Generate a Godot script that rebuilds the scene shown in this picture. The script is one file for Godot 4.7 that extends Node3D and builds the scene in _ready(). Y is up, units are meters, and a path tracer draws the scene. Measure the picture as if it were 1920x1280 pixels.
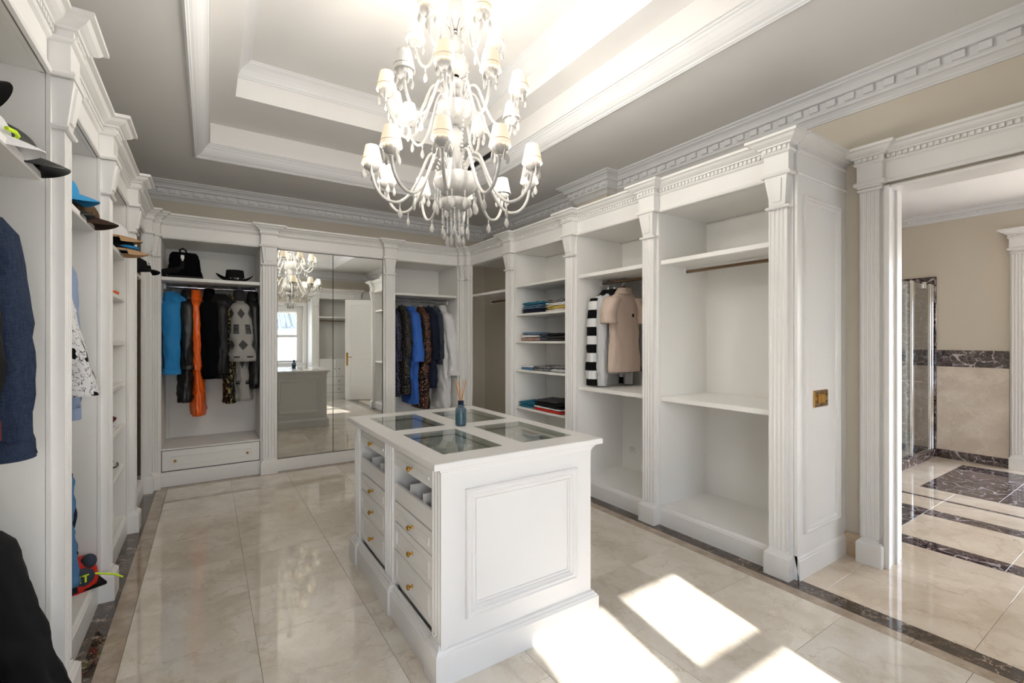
extends Node3D
# A walk-in closet: white fluted wardrobes round a marble floor, an island, a glass chandelier.
# Axes: x to the right bank, z towards the window wall behind the camera, y up, metres.

const FACE_R := 2.862      # face plane of the right bank
const FACE_L := -0.485     # face plane of the left bank
const FACE_B := -5.475     # face plane of the back bank
const WALL_R := 3.50
const WALL_L := -1.123
const WALL_B := -6.08
const WALL_F := 1.10
const CEIL := 3.05

var M := {}
var TR: Transform3D
var TL: Transform3D
var TB: Transform3D
var names := {}
var rng := RandomNumberGenerator.new()
var wrinkle := FastNoiseLite.new()


# ---------------------------------------------------------------- mesh builder
class MB:
	var v := PackedVector3Array()
	var n := PackedVector3Array()
	var uv := PackedVector2Array()
	var ix := PackedInt32Array()

	func vert(p: Vector3, nn: Vector3, t := Vector2.ZERO) -> void:
		v.append(p); n.append(nn); uv.append(t)

	func tri(a: Vector3, b: Vector3, c: Vector3) -> void:   # counter-clockwise from the front
		var nn := (b - a).cross(c - a).normalized()
		var i := v.size()
		vert(a, nn, Vector2(0, 0)); vert(b, nn, Vector2(1, 0)); vert(c, nn, Vector2(0, 1))
		ix.append_array(PackedInt32Array([i, i + 2, i + 1]))

	func quad(a: Vector3, b: Vector3, c: Vector3, d: Vector3) -> void:
		var nn := (c - a).cross(d - b).normalized()
		var i := v.size()
		vert(a, nn, Vector2(0, 1)); vert(b, nn, Vector2(1, 1)); vert(c, nn, Vector2(1, 0)); vert(d, nn, Vector2(0, 0))
		ix.append_array(PackedInt32Array([i, i + 2, i + 1, i, i + 3, i + 2]))

	func box(x0: float, y0: float, z0: float, x1: float, y1: float, z1: float) -> MB:
		var p := [Vector3(x0, y0, z0), Vector3(x1, y0, z0), Vector3(x1, y1, z0), Vector3(x0, y1, z0), Vector3(x0, y0, z1), Vector3(x1, y0, z1), Vector3(x1, y1, z1), Vector3(x0, y1, z1)]
		quad(p[4], p[5], p[6], p[7]); quad(p[1], p[0], p[3], p[2]); quad(p[5], p[1], p[2], p[6])
		quad(p[0], p[4], p[7], p[3]); quad(p[7], p[6], p[2], p[3]); quad(p[0], p[1], p[5], p[4])
		return self

	func cbox(x0: float, y0: float, z0: float, x1: float, y1: float, z1: float, c: float) -> MB:   # box with chamfered edges
		var lo := Vector3(x0, y0, z0)
		var hi := Vector3(x1, y1, z1)
		var P := func(sx: int, sy: int, sz: int, ax: int) -> Vector3:
			var s := [sx, sy, sz]
			var r := Vector3.ZERO
			for k in 3:
				var e: float = hi[k] if s[k] > 0 else lo[k]
				r[k] = e if k == ax else e - s[k] * c
			return r
		for ax in 3:
			var b := (ax + 1) % 3
			var d := (ax + 2) % 3
			for s in [-1, 1]:
				var q := []
				for w in [[-1, -1], [1, -1], [1, 1], [-1, 1]]:
					var t := [0, 0, 0]
					t[ax] = s; t[b] = w[0]; t[d] = w[1]
					q.append(P.call(t[0], t[1], t[2], ax))
				if s > 0: quad(q[0], q[1], q[2], q[3])
				else: quad(q[3], q[2], q[1], q[0])
			for sb in [-1, 1]:          # edges along ax
				for sd in [-1, 1]:
					var t0 := [0, 0, 0]
					var t1 := [0, 0, 0]
					t0[ax] = -1; t1[ax] = 1
					t0[b] = sb; t1[b] = sb; t0[d] = sd; t1[d] = sd
					var a0: Vector3 = P.call(t0[0], t0[1], t0[2], b)
					var a1: Vector3 = P.call(t1[0], t1[1], t1[2], b)
					var b0: Vector3 = P.call(t0[0], t0[1], t0[2], d)
					var b1: Vector3 = P.call(t1[0], t1[1], t1[2], d)
					if sb * sd > 0: quad(a0, a1, b1, b0)
					else: quad(a1, a0, b0, b1)
		for sx in [-1, 1]:
			for sy in [-1, 1]:
				for sz in [-1, 1]:
					var a: Vector3 = P.call(sx, sy, sz, 0)
					var b: Vector3 = P.call(sx, sy, sz, 1)
					var d: Vector3 = P.call(sx, sy, sz, 2)
					if sx * sy * sz > 0: tri(a, b, d)
					else: tri(a, d, b)
		return self

	# rows of points to a smooth surface; normals face (along the row) x (along the rows)
	func grid(rows: Array, wrap := false, flip := false) -> MB:
		var m := rows.size()
		var k: int = rows[0].size()
		var base := v.size()
		for j in m:
			var jp: int = maxi(j - 1, 0)
			var jn: int = mini(j + 1, m - 1)
			for i in k:
				var ip: int = i - 1
				var iq: int = i + 1
				if wrap:
					if ip < 0: ip = k - 2
					if iq > k - 1: iq = 1
				else:
					ip = maxi(ip, 0); iq = mini(iq, k - 1)
				var du: Vector3 = rows[j][iq] - rows[j][ip]
				var dv: Vector3 = rows[jn][i] - rows[jp][i]
				if du.length() < 1e-7:
					var jj: int = jn if j == 0 else jp
					du = rows[jj][iq] - rows[jj][ip]
				var nn := du.cross(dv).normalized()
				if flip: nn = -nn
				vert(rows[j][i], nn, Vector2(float(i) / (k - 1), float(j) / (m - 1)))
		for j in m - 1:
			for i in k - 1:
				var a := base + j * k + i
				var b := a + 1
				var c := a + k + 1
				var d := a + k
				if flip: ix.append_array(PackedInt32Array([a, b, c, a, c, d]))
				else: ix.append_array(PackedInt32Array([a, c, b, a, d, c]))
		return self

	func lathe(pr: Array, seg: int, c := Vector3.ZERO, ripple := 0, amp := 0.0) -> MB:   # profile of (r, y) from the bottom up
		var rows := []
		for p in pr:
			var r := PackedVector3Array()
			for i in seg + 1:
				var a := -TAU * i / seg
				var rr: float = p.x * (1.0 + (amp * cos(a * ripple) if ripple else 0.0))
				r.append(c + Vector3(rr * cos(a), p.y, rr * sin(a)))
			rows.append(r)
		return grid(rows, true)

	func lathe_hard(pr: Array, seg: int, c := Vector3.ZERO) -> MB:   # hard edges along the profile
		for i in pr.size() - 1:
			lathe([pr[i], pr[i + 1]], seg, c)
		return self

	func tube(pts: Array, rad, seg := 8, caps := true, aspect := 1.0) -> MB:
		var rows := []
		var up := Vector3.UP
		var m := pts.size()
		for j in m:
			var t: Vector3 = (pts[mini(j + 1, m - 1)] - pts[maxi(j - 1, 0)]).normalized()
			if j == 0:
				up = Vector3.RIGHT if absf(t.y) > 0.9 else Vector3.UP
			var side := t.cross(up).normalized()
			up = side.cross(t).normalized()
			var r: float = rad[j] if rad is Array else rad
			var row := PackedVector3Array()
			for i in seg + 1:
				var a := -TAU * i / seg
				row.append(pts[j] + side * (cos(a) * r) + up * (sin(a) * r * aspect))
			rows.append(row)
		grid(rows, true)
		if caps:
			for e in [0, m - 1]:
				for i in seg:
					if e: tri(pts[e], rows[e][i], rows[e][i + 1])
					else: tri(pts[e], rows[e][i + 1], rows[e][i])
		return self

	# a moulding: profile of (out, up); out is to the right of the way along the path
	func sweep(path: Array, y: float, pr: Array, closed := false, caps := true) -> MB:
		var m := path.size()
		var off := []
		for i in m:
			var d0 := Vector2.ZERO
			var d1 := Vector2.ZERO
			if i > 0 or closed: d0 = (path[i] - path[(i - 1 + m) % m]).normalized()
			if i < m - 1 or closed: d1 = (path[(i + 1) % m] - path[i]).normalized()
			if d0 == Vector2.ZERO: d0 = d1
			if d1 == Vector2.ZERO: d1 = d0
			var n0 := Vector2(-d0.y, d0.x)
			var n1 := Vector2(-d1.y, d1.x)
			off.append((n0 + n1) / (1.0 + n0.dot(n1)))
		for i in (m if closed else m - 1):
			var j := (i + 1) % m
			for k in pr.size() - 1:
				var A := func(q: int, w: int) -> Vector3:
					var g: Vector2 = path[q] + off[q] * pr[w].x
					return Vector3(g.x, y + pr[w].y, g.y)
				quad(A.call(i, k), A.call(j, k), A.call(j, k + 1), A.call(i, k + 1))
		if caps and not closed:
			for e in [0, m - 1]:
				var poly := PackedVector2Array(pr)
				var ts := Geometry2D.triangulate_polygon(poly)
				for k in range(0, ts.size(), 3):
					var t := []
					for w in 3:
						var q: Vector2 = poly[ts[k + w]]
						var g: Vector2 = path[e] + off[e] * q.x
						t.append(Vector3(g.x, y + q.y, g.y))
					tri(t[0], t[1], t[2])
		return self

	# a moulding round a rectangle: o corner, ux and uy unit axes, profile of (inset, height above the plane)
	func frame(o: Vector3, ux: Vector3, uy: Vector3, w: float, h: float, pr: Array) -> MB:
		var nn := ux.cross(uy)
		var C := func(q: int, p: Vector2) -> Vector3:
			var sx: float = p.x if q in [0, 3] else w - p.x
			var sy: float = p.x if q in [0, 1] else h - p.x
			return o + ux * sx + uy * sy + nn * p.y
		for q in 4:
			var r := (q + 1) % 4
			for k in pr.size() - 1:
				quad(C.call(q, pr[k]), C.call(r, pr[k]), C.call(r, pr[k + 1]), C.call(q, pr[k + 1]))
		return self

	# polygon in the x-z plane pulled up from y0 to y1
	func ext(poly: Array, y0: float, y1: float) -> MB:
		var m := poly.size()
		for i in m:
			var a: Vector2 = poly[i]
			var b: Vector2 = poly[(i + 1) % m]
			quad(Vector3(a.x, y0, a.y), Vector3(b.x, y0, b.y), Vector3(b.x, y1, b.y), Vector3(a.x, y1, a.y))
		var ts := Geometry2D.triangulate_polygon(PackedVector2Array(poly))
		for k in range(0, ts.size(), 3):
			var a: Vector2 = poly[ts[k]]
			var b: Vector2 = poly[ts[k + 1]]
			var c: Vector2 = poly[ts[k + 2]]
			tri(Vector3(a.x, y1, a.y), Vector3(b.x, y1, b.y), Vector3(c.x, y1, c.y))
			tri(Vector3(a.x, y0, a.y), Vector3(c.x, y0, c.y), Vector3(b.x, y0, b.y))
		return self

	func ball(c: Vector3, r: Vector3, seg := 12, rings := 8) -> MB:
		var rows := []
		for j in rings + 1:
			var b := -PI / 2 + PI * j / rings
			var row := PackedVector3Array()
			for i in seg + 1:
				var a := -TAU * i / seg
				row.append(c + Vector3(r.x * cos(b) * cos(a), r.y * sin(b), r.z * cos(b) * sin(a)))
			rows.append(row)
		return grid(rows, true)

	func mesh() -> ArrayMesh:
		var a := []
		a.resize(Mesh.ARRAY_MAX)
		a[Mesh.ARRAY_VERTEX] = v; a[Mesh.ARRAY_NORMAL] = n; a[Mesh.ARRAY_TEX_UV] = uv; a[Mesh.ARRAY_INDEX] = ix
		var am := ArrayMesh.new()
		am.add_surface_from_arrays(Mesh.PRIMITIVE_TRIANGLES, a)
		return am


# ---------------------------------------------------------------- things and parts
func numbered(called: String) -> String:
	var k: int = names.get(called, 0)
	names[called] = k + 1
	return called if k == 0 else "%s_%03d" % [called, k]


func thing(called: String, label: String, category: String, group := "", at := Transform3D()) -> Node3D:
	var o := Node3D.new()
	o.name = numbered(called)
	add_child(o)
	o.transform = at
	return tag(o, label, category, group)


func tag(o: Node3D, label: String, category: String, group := "") -> Node3D:
	o.set_meta("label", label)
	o.set_meta("category", category)
	if group: o.set_meta("group", group)
	return o


func put(called: String, shape, m: Material, parent: Node3D, at := Transform3D()) -> MeshInstance3D:
	var o := MeshInstance3D.new()
	o.name = called
	o.mesh = shape.mesh() if shape is MB else shape
	o.material_override = m
	o.transform = at
	parent.add_child(o, true)
	return o


func single(called: String, label: String, category: String, shape, m: Material, group := "", at := Transform3D()) -> MeshInstance3D:
	var o := MeshInstance3D.new()
	o.name = numbered(called)
	o.mesh = shape.mesh() if shape is MB else shape
	o.material_override = m
	o.transform = at
	add_child(o)
	tag(o, label, category, group)
	return o


func setting(called: String, label: String, shape, m: Material) -> MeshInstance3D:
	var o := MeshInstance3D.new()
	o.name = called
	o.mesh = shape.mesh() if shape is MB else shape
	o.material_override = m
	o.set_meta("kind", "structure")
	o.set_meta("label", label)
	add_child(o, true)
	return o


func letters(text: String, size: float, depth: float, font := "Droid Sans", bold := true) -> TextMesh:
	var t := TextMesh.new()
	t.text = text
	var f := SystemFont.new()
	f.font_names = PackedStringArray([font])
	f.font_weight = 700 if bold else 400
	t.font = f
	t.font_size = 64
	t.pixel_size = size / 64.0
	t.depth = depth
	return t


# ---------------------------------------------------------------- materials
func col(r: int, g: int, b: int) -> Color:
	return Color8(r, g, b)


func plain(c: Color, rough := 0.5, metal := 0.0, spec := 0.5) -> StandardMaterial3D:
	var m := StandardMaterial3D.new()
	m.albedo_color = c
	m.roughness = rough
	m.metallic = metal
	m.metallic_specular = spec
	return m


func noise(seed_: int, freq: float, octaves := 4, type := FastNoiseLite.TYPE_SIMPLEX, warp := 0.0) -> FastNoiseLite:
	var f := FastNoiseLite.new()
	f.seed = seed_
	f.frequency = freq
	f.noise_type = type
	f.fractal_type = FastNoiseLite.FRACTAL_FBM
	f.fractal_octaves = octaves
	if warp > 0.0:
		f.domain_warp_enabled = true
		f.domain_warp_amplitude = warp
		f.domain_warp_frequency = freq * 0.8
		f.domain_warp_fractal_octaves = 3
	return f


# veins: [seed, frequency, width, strength, colour, warp]
func marble(px: int, a: Color, b: Color, cloud: float, veins: Array, seed_: int) -> ImageTexture:
	var base := noise(seed_, cloud, 5, FastNoiseLite.TYPE_SIMPLEX, 40.0).get_seamless_image(px, px).get_data()
	var fine := noise(seed_ + 9, 0.12, 3).get_seamless_image(px, px).get_data()
	var vs := []
	for q in veins:
		var f := noise(q[0], q[1], 4, FastNoiseLite.TYPE_SIMPLEX, q[5])
		if q.size() > 6:      # a net of veins along the edges of cells
			f.noise_type = FastNoiseLite.TYPE_CELLULAR
			f.fractal_type = FastNoiseLite.FRACTAL_NONE
			f.cellular_return_type = FastNoiseLite.RETURN_DISTANCE2_SUB
			f.cellular_jitter = 1.0
		vs.append(f.get_seamless_image(px, px).get_data())
	var mask := noise(seed_ + 31, 0.006, 2).get_seamless_image(px, px).get_data()
	var out := PackedByteArray()
	out.resize(px * px * 3)
	for i in px * px:
		var t := clampf((base[i] / 255.0 - 0.5) * 1.5 + 0.5 + (fine[i] / 255.0 - 0.5) * 0.3, 0, 1)
		var r := lerpf(a.r, b.r, t)
		var g := lerpf(a.g, b.g, t)
		var l := lerpf(a.b, b.b, t)
		var k := 0
		for q in veins:
			var w: float = 1.0 - (vs[k][i] / 255.0 if q.size() > 6 else absf(vs[k][i] / 255.0 - 0.5)) / q[2]
			if w > 0.0:
				w = pow(w, 0.6) * q[3] * clampf((mask[i] / 255.0 if k % 2 == 0 else 1.0 - mask[i] / 255.0) * 2.2 - 0.2, 0, 1)
				var c: Color = q[4]
				r = lerpf(r, c.r, w); g = lerpf(g, c.g, w); l = lerpf(l, c.b, w)
			k += 1
		out[i * 3] = int(r * 255); out[i * 3 + 1] = int(g * 255); out[i * 3 + 2] = int(l * 255)
	return ImageTexture.create_from_image(Image.create_from_data(px, px, false, Image.FORMAT_RGB8, out))


func stone(t: Texture2D, scale: float, rough: float, offset := Vector3.ZERO, tint := Color.WHITE) -> StandardMaterial3D:
	var m := plain(tint, rough, 0.0, 0.68)
	m.albedo_texture = t
	m.uv1_triplanar = true
	m.uv1_world_triplanar = true
	m.uv1_scale = Vector3.ONE * scale
	m.uv1_offset = offset
	return m


# cloth: a picture painted by a call on (u, v) in 0..1
func painted(w: int, h: int, f: Callable) -> ImageTexture:
	var im := Image.create(w, h, false, Image.FORMAT_RGB8)
	for y in h:
		for x in w:
			im.set_pixel(x, y, f.call((x + 0.5) / w, (y + 0.5) / h))
	return ImageTexture.create_from_image(im)


func cloth(c: Color, rough := 0.85, sheen := 0.3, spec := 0.3) -> StandardMaterial3D:
	var m := plain(c, rough, 0.0, spec)
	if sheen > 0.0:
		m.rim_enabled = true
		m.rim = sheen
		m.rim_tint = 0.6
	return m


func printed(t: Texture2D, rough := 0.85, scale := Vector2.ONE, triplanar := 0.0) -> StandardMaterial3D:
	var m := plain(Color.WHITE, rough, 0.0, 0.3)
	m.albedo_texture = t
	m.uv1_scale = Vector3(scale.x, scale.y, 1)
	if triplanar > 0.0:
		m.uv1_triplanar = true
		m.uv1_scale = Vector3.ONE * triplanar
	return m


func make_materials() -> void:
	M.white = plain(col(236, 234, 231), 0.32, 0.0, 0.5)
	M.inside = plain(col(240, 238, 234), 0.4, 0.0, 0.4)
	M.plaster = plain(col(236, 234, 232), 0.8, 0.0, 0.3)
	M.crown = plain(col(230, 230, 231), 0.6, 0.0, 0.3)
	M.beige = plain(col(213, 204, 189), 0.85, 0.0, 0.3)
	M.brass = plain(col(196, 150, 70), 0.25, 1.0)
	M.bronze = plain(col(138, 118, 96), 0.28, 1.0)
	M.chrome = plain(col(225, 225, 228), 0.08, 1.0)
	M.steel = plain(col(170, 170, 172), 0.3, 1.0)
	M.mirror = plain(col(236, 238, 236), 0.0, 1.0)
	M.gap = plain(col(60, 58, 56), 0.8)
	M.dark = plain(col(24, 24, 26), 0.6)
	M.wood = plain(col(96, 48, 26), 0.4)
	M.reed = plain(col(205, 150, 96), 0.7)
	M.plastic = plain(col(238, 238, 236), 0.35)
	M.black_plastic = plain(col(22, 22, 24), 0.4)
	# stone
	var cream := marble(640, col(222, 210, 194), col(238, 229, 216), 0.008, [[3, 0.004, 0.010, 0.35, col(172, 148, 122), 60.0], [8, 0.011, 0.03, 0.3, col(248, 242, 234), 50.0], [21, 0.012, 0.012, 0.22, col(176, 154, 130), 60.0], [22, 0.008, 0.09, 0.35, col(198, 182, 164), 70.0]], 5)
	for k in 4:
		var tone: float = [1.0, 0.975, 0.955, 0.985][k]
		M["tile%d" % k] = stone(cream, 0.42, 0.035, Vector3(0.37 * k, 0.1, 0.53 * k), Color(tone, tone, tone * 0.99))
	M.warm_tile = stone(cream, 0.42, 0.035, Vector3(0.2, 0, 0.4), col(246, 239, 230))
	M.skirting_stone = stone(cream, 0.6, 0.12, Vector3(0.6, 0.3, 0.1), col(226, 208, 184))
	M.tan = stone(marble(384, col(160, 142, 124), col(186, 168, 148), 0.02, [[4, 0.012, 0.03, 0.35, col(132, 114, 98), 40.0], [6, 0.03, 0.04, 0.25, col(206, 190, 170), 30.0]], 15), 0.9, 0.07)
	M.emperador = stone(marble(512, col(44, 34, 28), col(92, 75, 62), 0.025, [[41, 0.012, 0.016, 1.0, col(222, 210, 194), 50.0], [43, 0.024, 0.10, 0.6, col(134, 110, 90), 30.0, 1], [47, 0.022, 0.014, 0.8, col(204, 188, 168), 50.0]], 25), 0.9, 0.07)
	M.levanto = stone(marble(640, col(26, 14, 16), col(58, 34, 36), 0.02, [[51, 0.014, 0.08, 0.85, col(230, 226, 226), 45.0, 1], [53, 0.028, 0.07, 0.6, col(206, 198, 198), 30.0, 1], [57, 0.03, 0.02, 0.8, col(200, 194, 195), 30.0], [59, 0.012, 0.014, 1.0, col(240, 236, 236), 45.0]], 35), 0.9, 0.07)
	M.pale_stone = stone(marble(512, col(206, 192, 176), col(226, 214, 200), 0.008, [[61, 0.007, 0.03, 0.5, col(242, 234, 224), 70.0], [63, 0.014, 0.03, 0.4, col(186, 170, 152), 60.0], [65, 0.02, 0.03, 0.4, col(240, 232, 222), 50.0]], 45), 0.5, 0.1)
	# glass
	M.pane = plain(Color(0.86, 0.93, 0.9, 0.05), 0.0)
	M.pane.transparency = BaseMaterial3D.TRANSPARENCY_ALPHA
	M.green_glass = plain(Color(0.46, 0.54, 0.46, 0.17), 0.0)
	M.green_glass.transparency = BaseMaterial3D.TRANSPARENCY_ALPHA
	M.grey_glass = plain(Color(0.22, 0.24, 0.23, 0.12), 0.0)
	M.grey_glass.transparency = BaseMaterial3D.TRANSPARENCY_ALPHA
	M.bottle = plain(Color(0.16, 0.36, 0.46, 0.62), 0.03)
	M.bottle.transparency = BaseMaterial3D.TRANSPARENCY_ALPHA
	M.oil = plain(col(92, 104, 62), 0.1)
	M.milk = plain(col(178, 175, 171), 0.12, 0.0, 0.6)
	M.crystal = plain(Color(0.95, 0.95, 0.95, 0.25), 0.02)
	M.crystal.transparency = BaseMaterial3D.TRANSPARENCY_ALPHA
	M.shade = plain(col(246, 242, 236), 0.9, 0.0, 0.2)
	M.shade.backlight_enabled = true
	M.shade.backlight = Color(0.04, 0.036, 0.030)
	M.lit_shade = M.shade.duplicate()
	M.lit_shade.albedo_color = col(243, 231, 212)
	M.lit_shade.emission_enabled = true
	M.lit_shade.emission = Color(1.0, 0.89, 0.74)
	M.lit_shade.emission_energy_multiplier = 0.25
	M.shade_trim = plain(col(150, 140, 128), 0.7)
	M.bulb = plain(col(255, 240, 215), 0.5)
	M.bulb.emission_enabled = true
	M.bulb.emission = Color(1.0, 0.86, 0.62)
	M.bulb.emission_energy_multiplier = 5.0
	M.dead_bulb = plain(col(235, 235, 230), 0.2)

const SKY_ENERGY := 12.5
const SUN_ENERGY := 2.7
const EXPOSURE := 1.62
const LAMP_ENERGY := 0.053


# ---------------------------------------------------------------- mouldings
func v2(list: Array) -> Array:
	var r := []
	for k in range(0, list.size(), 2):
		r.append(Vector2(list[k], list[k + 1]))
	return r


var ENTAB := v2([0.0, 2.36, 0.012, 2.362, 0.016, 2.372, 0.012, 2.385, 0.0, 2.389, 0.0, 2.487, 0.012, 2.494, 0.017, 2.504, 0.010, 2.507, 0.010, 2.531, 0.024, 2.533, 0.026, 2.541, 0.037, 2.546, 0.052, 2.556, 0.062, 2.57, 0.078, 2.574, 0.078, 2.59, -0.02, 2.59])
var BEAD := v2([0.0, 0.0, 0.010, 0.003, 0.014, 0.010, 0.010, 0.018, 0.0, 0.021])
var BLOCK := v2([0.0, 0.0, 0.0, 0.126, -0.006, 0.132, -0.010, 0.140, -0.018, 0.144, -0.020, 0.154, -0.028, 0.158, -0.030, 0.170])
var PLINTH := v2([0.0, 0.0, 0.0, 0.112, -0.004, 0.116, -0.004, 0.124, -0.010, 0.130, -0.014, 0.14, -0.03, 0.14])
var PANEL := v2([0.0, 0.0, 0.002, 0.014, 0.010, 0.018, 0.016, 0.012, 0.022, 0.012, 0.030, 0.017, 0.036, 0.010, 0.044, 0.006, 0.048, 0.0])


func beads(x0: float, x1: float, z: float, y0 := 2.508, pitch := 0.0285) -> MB:   # the row of small dentils under a cornice
	var b := MB.new()
	var k := int(floor((x1 - x0) / pitch))
	var first := (x0 + x1 - k * pitch) / 2.0 + pitch * 0.2
	for i in k:
		b.box(first + i * pitch, y0, z, first + i * pitch + pitch * 0.6, y0 + 0.022, z + 0.011)
	return b


func flutes(xa: float, xb: float, z0: float, z1: float, count: int) -> Array:   # plan of a fluted shaft
	var poly := [Vector2(xa, z0), Vector2(xa, z1)]
	var land := (xb - xa) * 0.34 / (count + 1)
	var w := (xb - xa) * 0.66 / count
	for k in count:
		var x := xa + land + k * (w + land)
		for i in 6:
			var a := PI * i / 5.0
			poly.append(Vector2(x + w / 2 - cos(a) * w / 2, z1 - sin(a) * w * 0.42))
	poly.append(Vector2(xb, z1))
	poly.append(Vector2(xb, z0))
	return poly


# a fluted pilaster with block, corbel and its break in the cornice; local x along the bank, z into the room
func pilaster(root: Node3D, x0: float, w: float, top := 0.0, corbel := true) -> void:
	var p := put("pilaster", MB.new().box(x0 + 0.0015, 0.001, -0.0045, x0 + w - 0.0015, 2.36, 0.008), M.white, root)
	var m := 0.02
	put("fluted_shaft", MB.new().ext(flutes(x0 + m, x0 + w - m, 0.0, 0.042, 4), 0.165, 2.18 if corbel else 2.345), M.white, p)
	var foot := func(f: float, i: float) -> Array: return [Vector2(x0 + i, 0.0), Vector2(x0 + i, f), Vector2(x0 + w - i, f), Vector2(x0 + w - i, 0.0)]
	put("plinth_block", MB.new().sweep(foot.call(0.066, 0.0), 0.0, BLOCK + [Vector2(-0.06, 0.17), Vector2(-0.06, 0.0)], false, false), M.white, p)
	if corbel:
		var c := MB.new().sweep(foot.call(0.044, m - 0.004), 2.172, BEAD)
		var a := x0 + 0.008
		var b := x0 + w - 0.008
		var lo := [Vector3(a + 0.016, 2.193, 0.0), Vector3(b - 0.016, 2.193, 0.0), Vector3(b - 0.022, 2.193, 0.046), Vector3(a + 0.022, 2.193, 0.046)]
		var hi := [Vector3(a, 2.36, 0.0), Vector3(b, 2.36, 0.0), Vector3(b, 2.36, 0.07), Vector3(a, 2.36, 0.07)]
		c.quad(lo[3], lo[2], hi[2], hi[3]); c.quad(lo[2], lo[1], hi[1], hi[2]); c.quad(lo[0], lo[3], hi[3], hi[0]); c.quad(lo[0], lo[1], lo[2], lo[3])
		var ra := a + 0.03
		var rb := b - 0.03
		c.quad(Vector3(ra + 0.012, 2.215, 0.057), Vector3(rb - 0.012, 2.215, 0.057), Vector3(rb, 2.345, 0.076), Vector3(ra, 2.345, 0.076))
		c.quad(Vector3(ra + 0.012, 2.215, 0.048), Vector3(rb - 0.012, 2.215, 0.048), Vector3(rb - 0.012, 2.215, 0.057), Vector3(ra + 0.012, 2.215, 0.057))
		c.quad(Vector3(rb - 0.012, 2.215, 0.057), Vector3(rb - 0.012, 2.215, 0.045), Vector3(rb, 2.345, 0.064), Vector3(rb, 2.345, 0.076))
		c.quad(Vector3(ra + 0.012, 2.215, 0.045), Vector3(ra + 0.012, 2.215, 0.057), Vector3(ra, 2.345, 0.076), Vector3(ra, 2.345, 0.064))
		put("corbel", c, M.white, p)
	else:
		put("capital", MB.new().sweep(foot.call(0.044, m - 0.004), 2.325, BEAD).sweep(foot.call(0.05, m - 0.008), 2.346, v2([0.0, 0.0, 0.006, 0.006, 0.008, 0.014, -0.03, 0.014])), M.white, p)
	put("cornice_break", MB.new().sweep(foot.call(0.062 + top, 0.002), 0.0, ENTAB + [Vector2(-0.06, 2.59), Vector2(-0.06, 2.36)], false, false), M.white, p)
	var d := put("dentil_band", beads(x0, x0 + w, 0.070 + top), M.white, p)
	d.set_meta("kind", "stuff")


func rail(root: Node3D, x0: float, x1: float, y: float, z: float, m: Material) -> void:
	var r := put("clothes_rail", MB.new().tube([Vector3(x0, y, z), Vector3(x1, y, z)], 0.0125, 14), m, root)
	for e in [[x0, 1], [x1, -1]]:
		put("rail_socket", MB.new().cbox(minf(e[0], e[0] + e[1] * 0.022), y - 0.026, z - 0.018, maxf(e[0], e[0] + e[1] * 0.022), y + 0.03, z + 0.018, 0.004), M.plastic, r)


# one wardrobe unit; opening of width w, its own pilasters given as [x0, width]
func unit(called: String, label: String, at: Transform3D, w: float, o: Dictionary) -> Node3D:
	var root := thing(called, label, "wardrobe", o.get("group", "open wardrobe units round the closet"), at)
	var dep: float = o.get("depth", 0.588)
	var t := 0.019
	var ins := -0.006
	put("back_panel", MB.new().box(-t, 0.0, -dep - t, w + t, 2.40, -dep), M.inside, root)
	var skip: Array = o.get("open_sides", [])
	if not 0 in skip: put("side_panel", MB.new().box(-t, 0.0, -dep, 0.0, 2.40, ins), M.inside, root)
	if not 1 in skip: put("side_panel", MB.new().box(w, 0.0, -dep, w + t, 2.40, ins), M.inside, root)
	put("top_panel", MB.new().box(0.0, 2.362, -dep, w, 2.385, ins), M.inside, root)
	var pb: float = o.get("base", 0.14)
	put("floor_board", MB.new().box(0.0, pb - 0.03, -dep, w, pb, -0.03), M.inside, root)
	put("plinth", MB.new().sweep([Vector2(0.0, 0.0), Vector2(w, 0.0)], 0.0, PLINTH), M.white, root)
	put("header", MB.new().sweep([Vector2(0.0, 0.0), Vector2(w, 0.0)], 0.0, ENTAB + [Vector2(-0.02, 2.36)]), M.white, root)
	var db := put("dentil_band", beads(0.0, w, 0.010), M.white, root)
	db.set_meta("kind", "stuff")
	for s in o.get("shelves", []):          # [height of the top, how far back the front edge stands, thickness]
		put("shelf", MB.new().cbox(0.001, s[0] - s[2], -dep + 0.001, w - 0.001, s[0], -s[1], 0.004), M.inside, root)
	for r in o.get("rails", []):            # [height, depth, material]
		rail(root, 0.0, w, r[0], r[1], r[2])
	for p in o.get("pilasters", []):
		pilaster(root, p[0], p[1], p[2] if p.size() > 2 else 0.0)
	return root


func knob(parent: Node3D, at: Transform3D, m: Material, s := 1.0) -> void:   # axis along local z
	var pr := v2([0.0085, 0.0, 0.0095, 0.003, 0.005, 0.006, 0.0045, 0.014, 0.009, 0.017, 0.0135, 0.021, 0.0135, 0.025, 0.010, 0.030, 0.004, 0.032, 0.0005, 0.0322])
	for i in pr.size(): pr[i] *= s
	put("knob", MB.new().lathe(pr, 16), m, parent, at * Transform3D(Basis(Vector3.RIGHT, PI / 2), Vector3.ZERO))


# a drawer front with a sunk frame line, in the plane z = zf of its parent
func drawer_front(b: MB, x0: float, y0: float, x1: float, y1: float, zf: float, inset := 0.045) -> MB:
	b.cbox(x0, y0, zf - 0.02, x1, y1, zf, 0.002)
	b.frame(Vector3(x0 + inset, y0 + inset * 0.75, zf), Vector3.RIGHT, Vector3.UP, x1 - x0 - 2 * inset, y1 - y0 - 1.5 * inset, v2([0.0, 0.0, 0.001, 0.004, 0.006, 0.004, 0.010, 0.0]))
	return b


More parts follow.
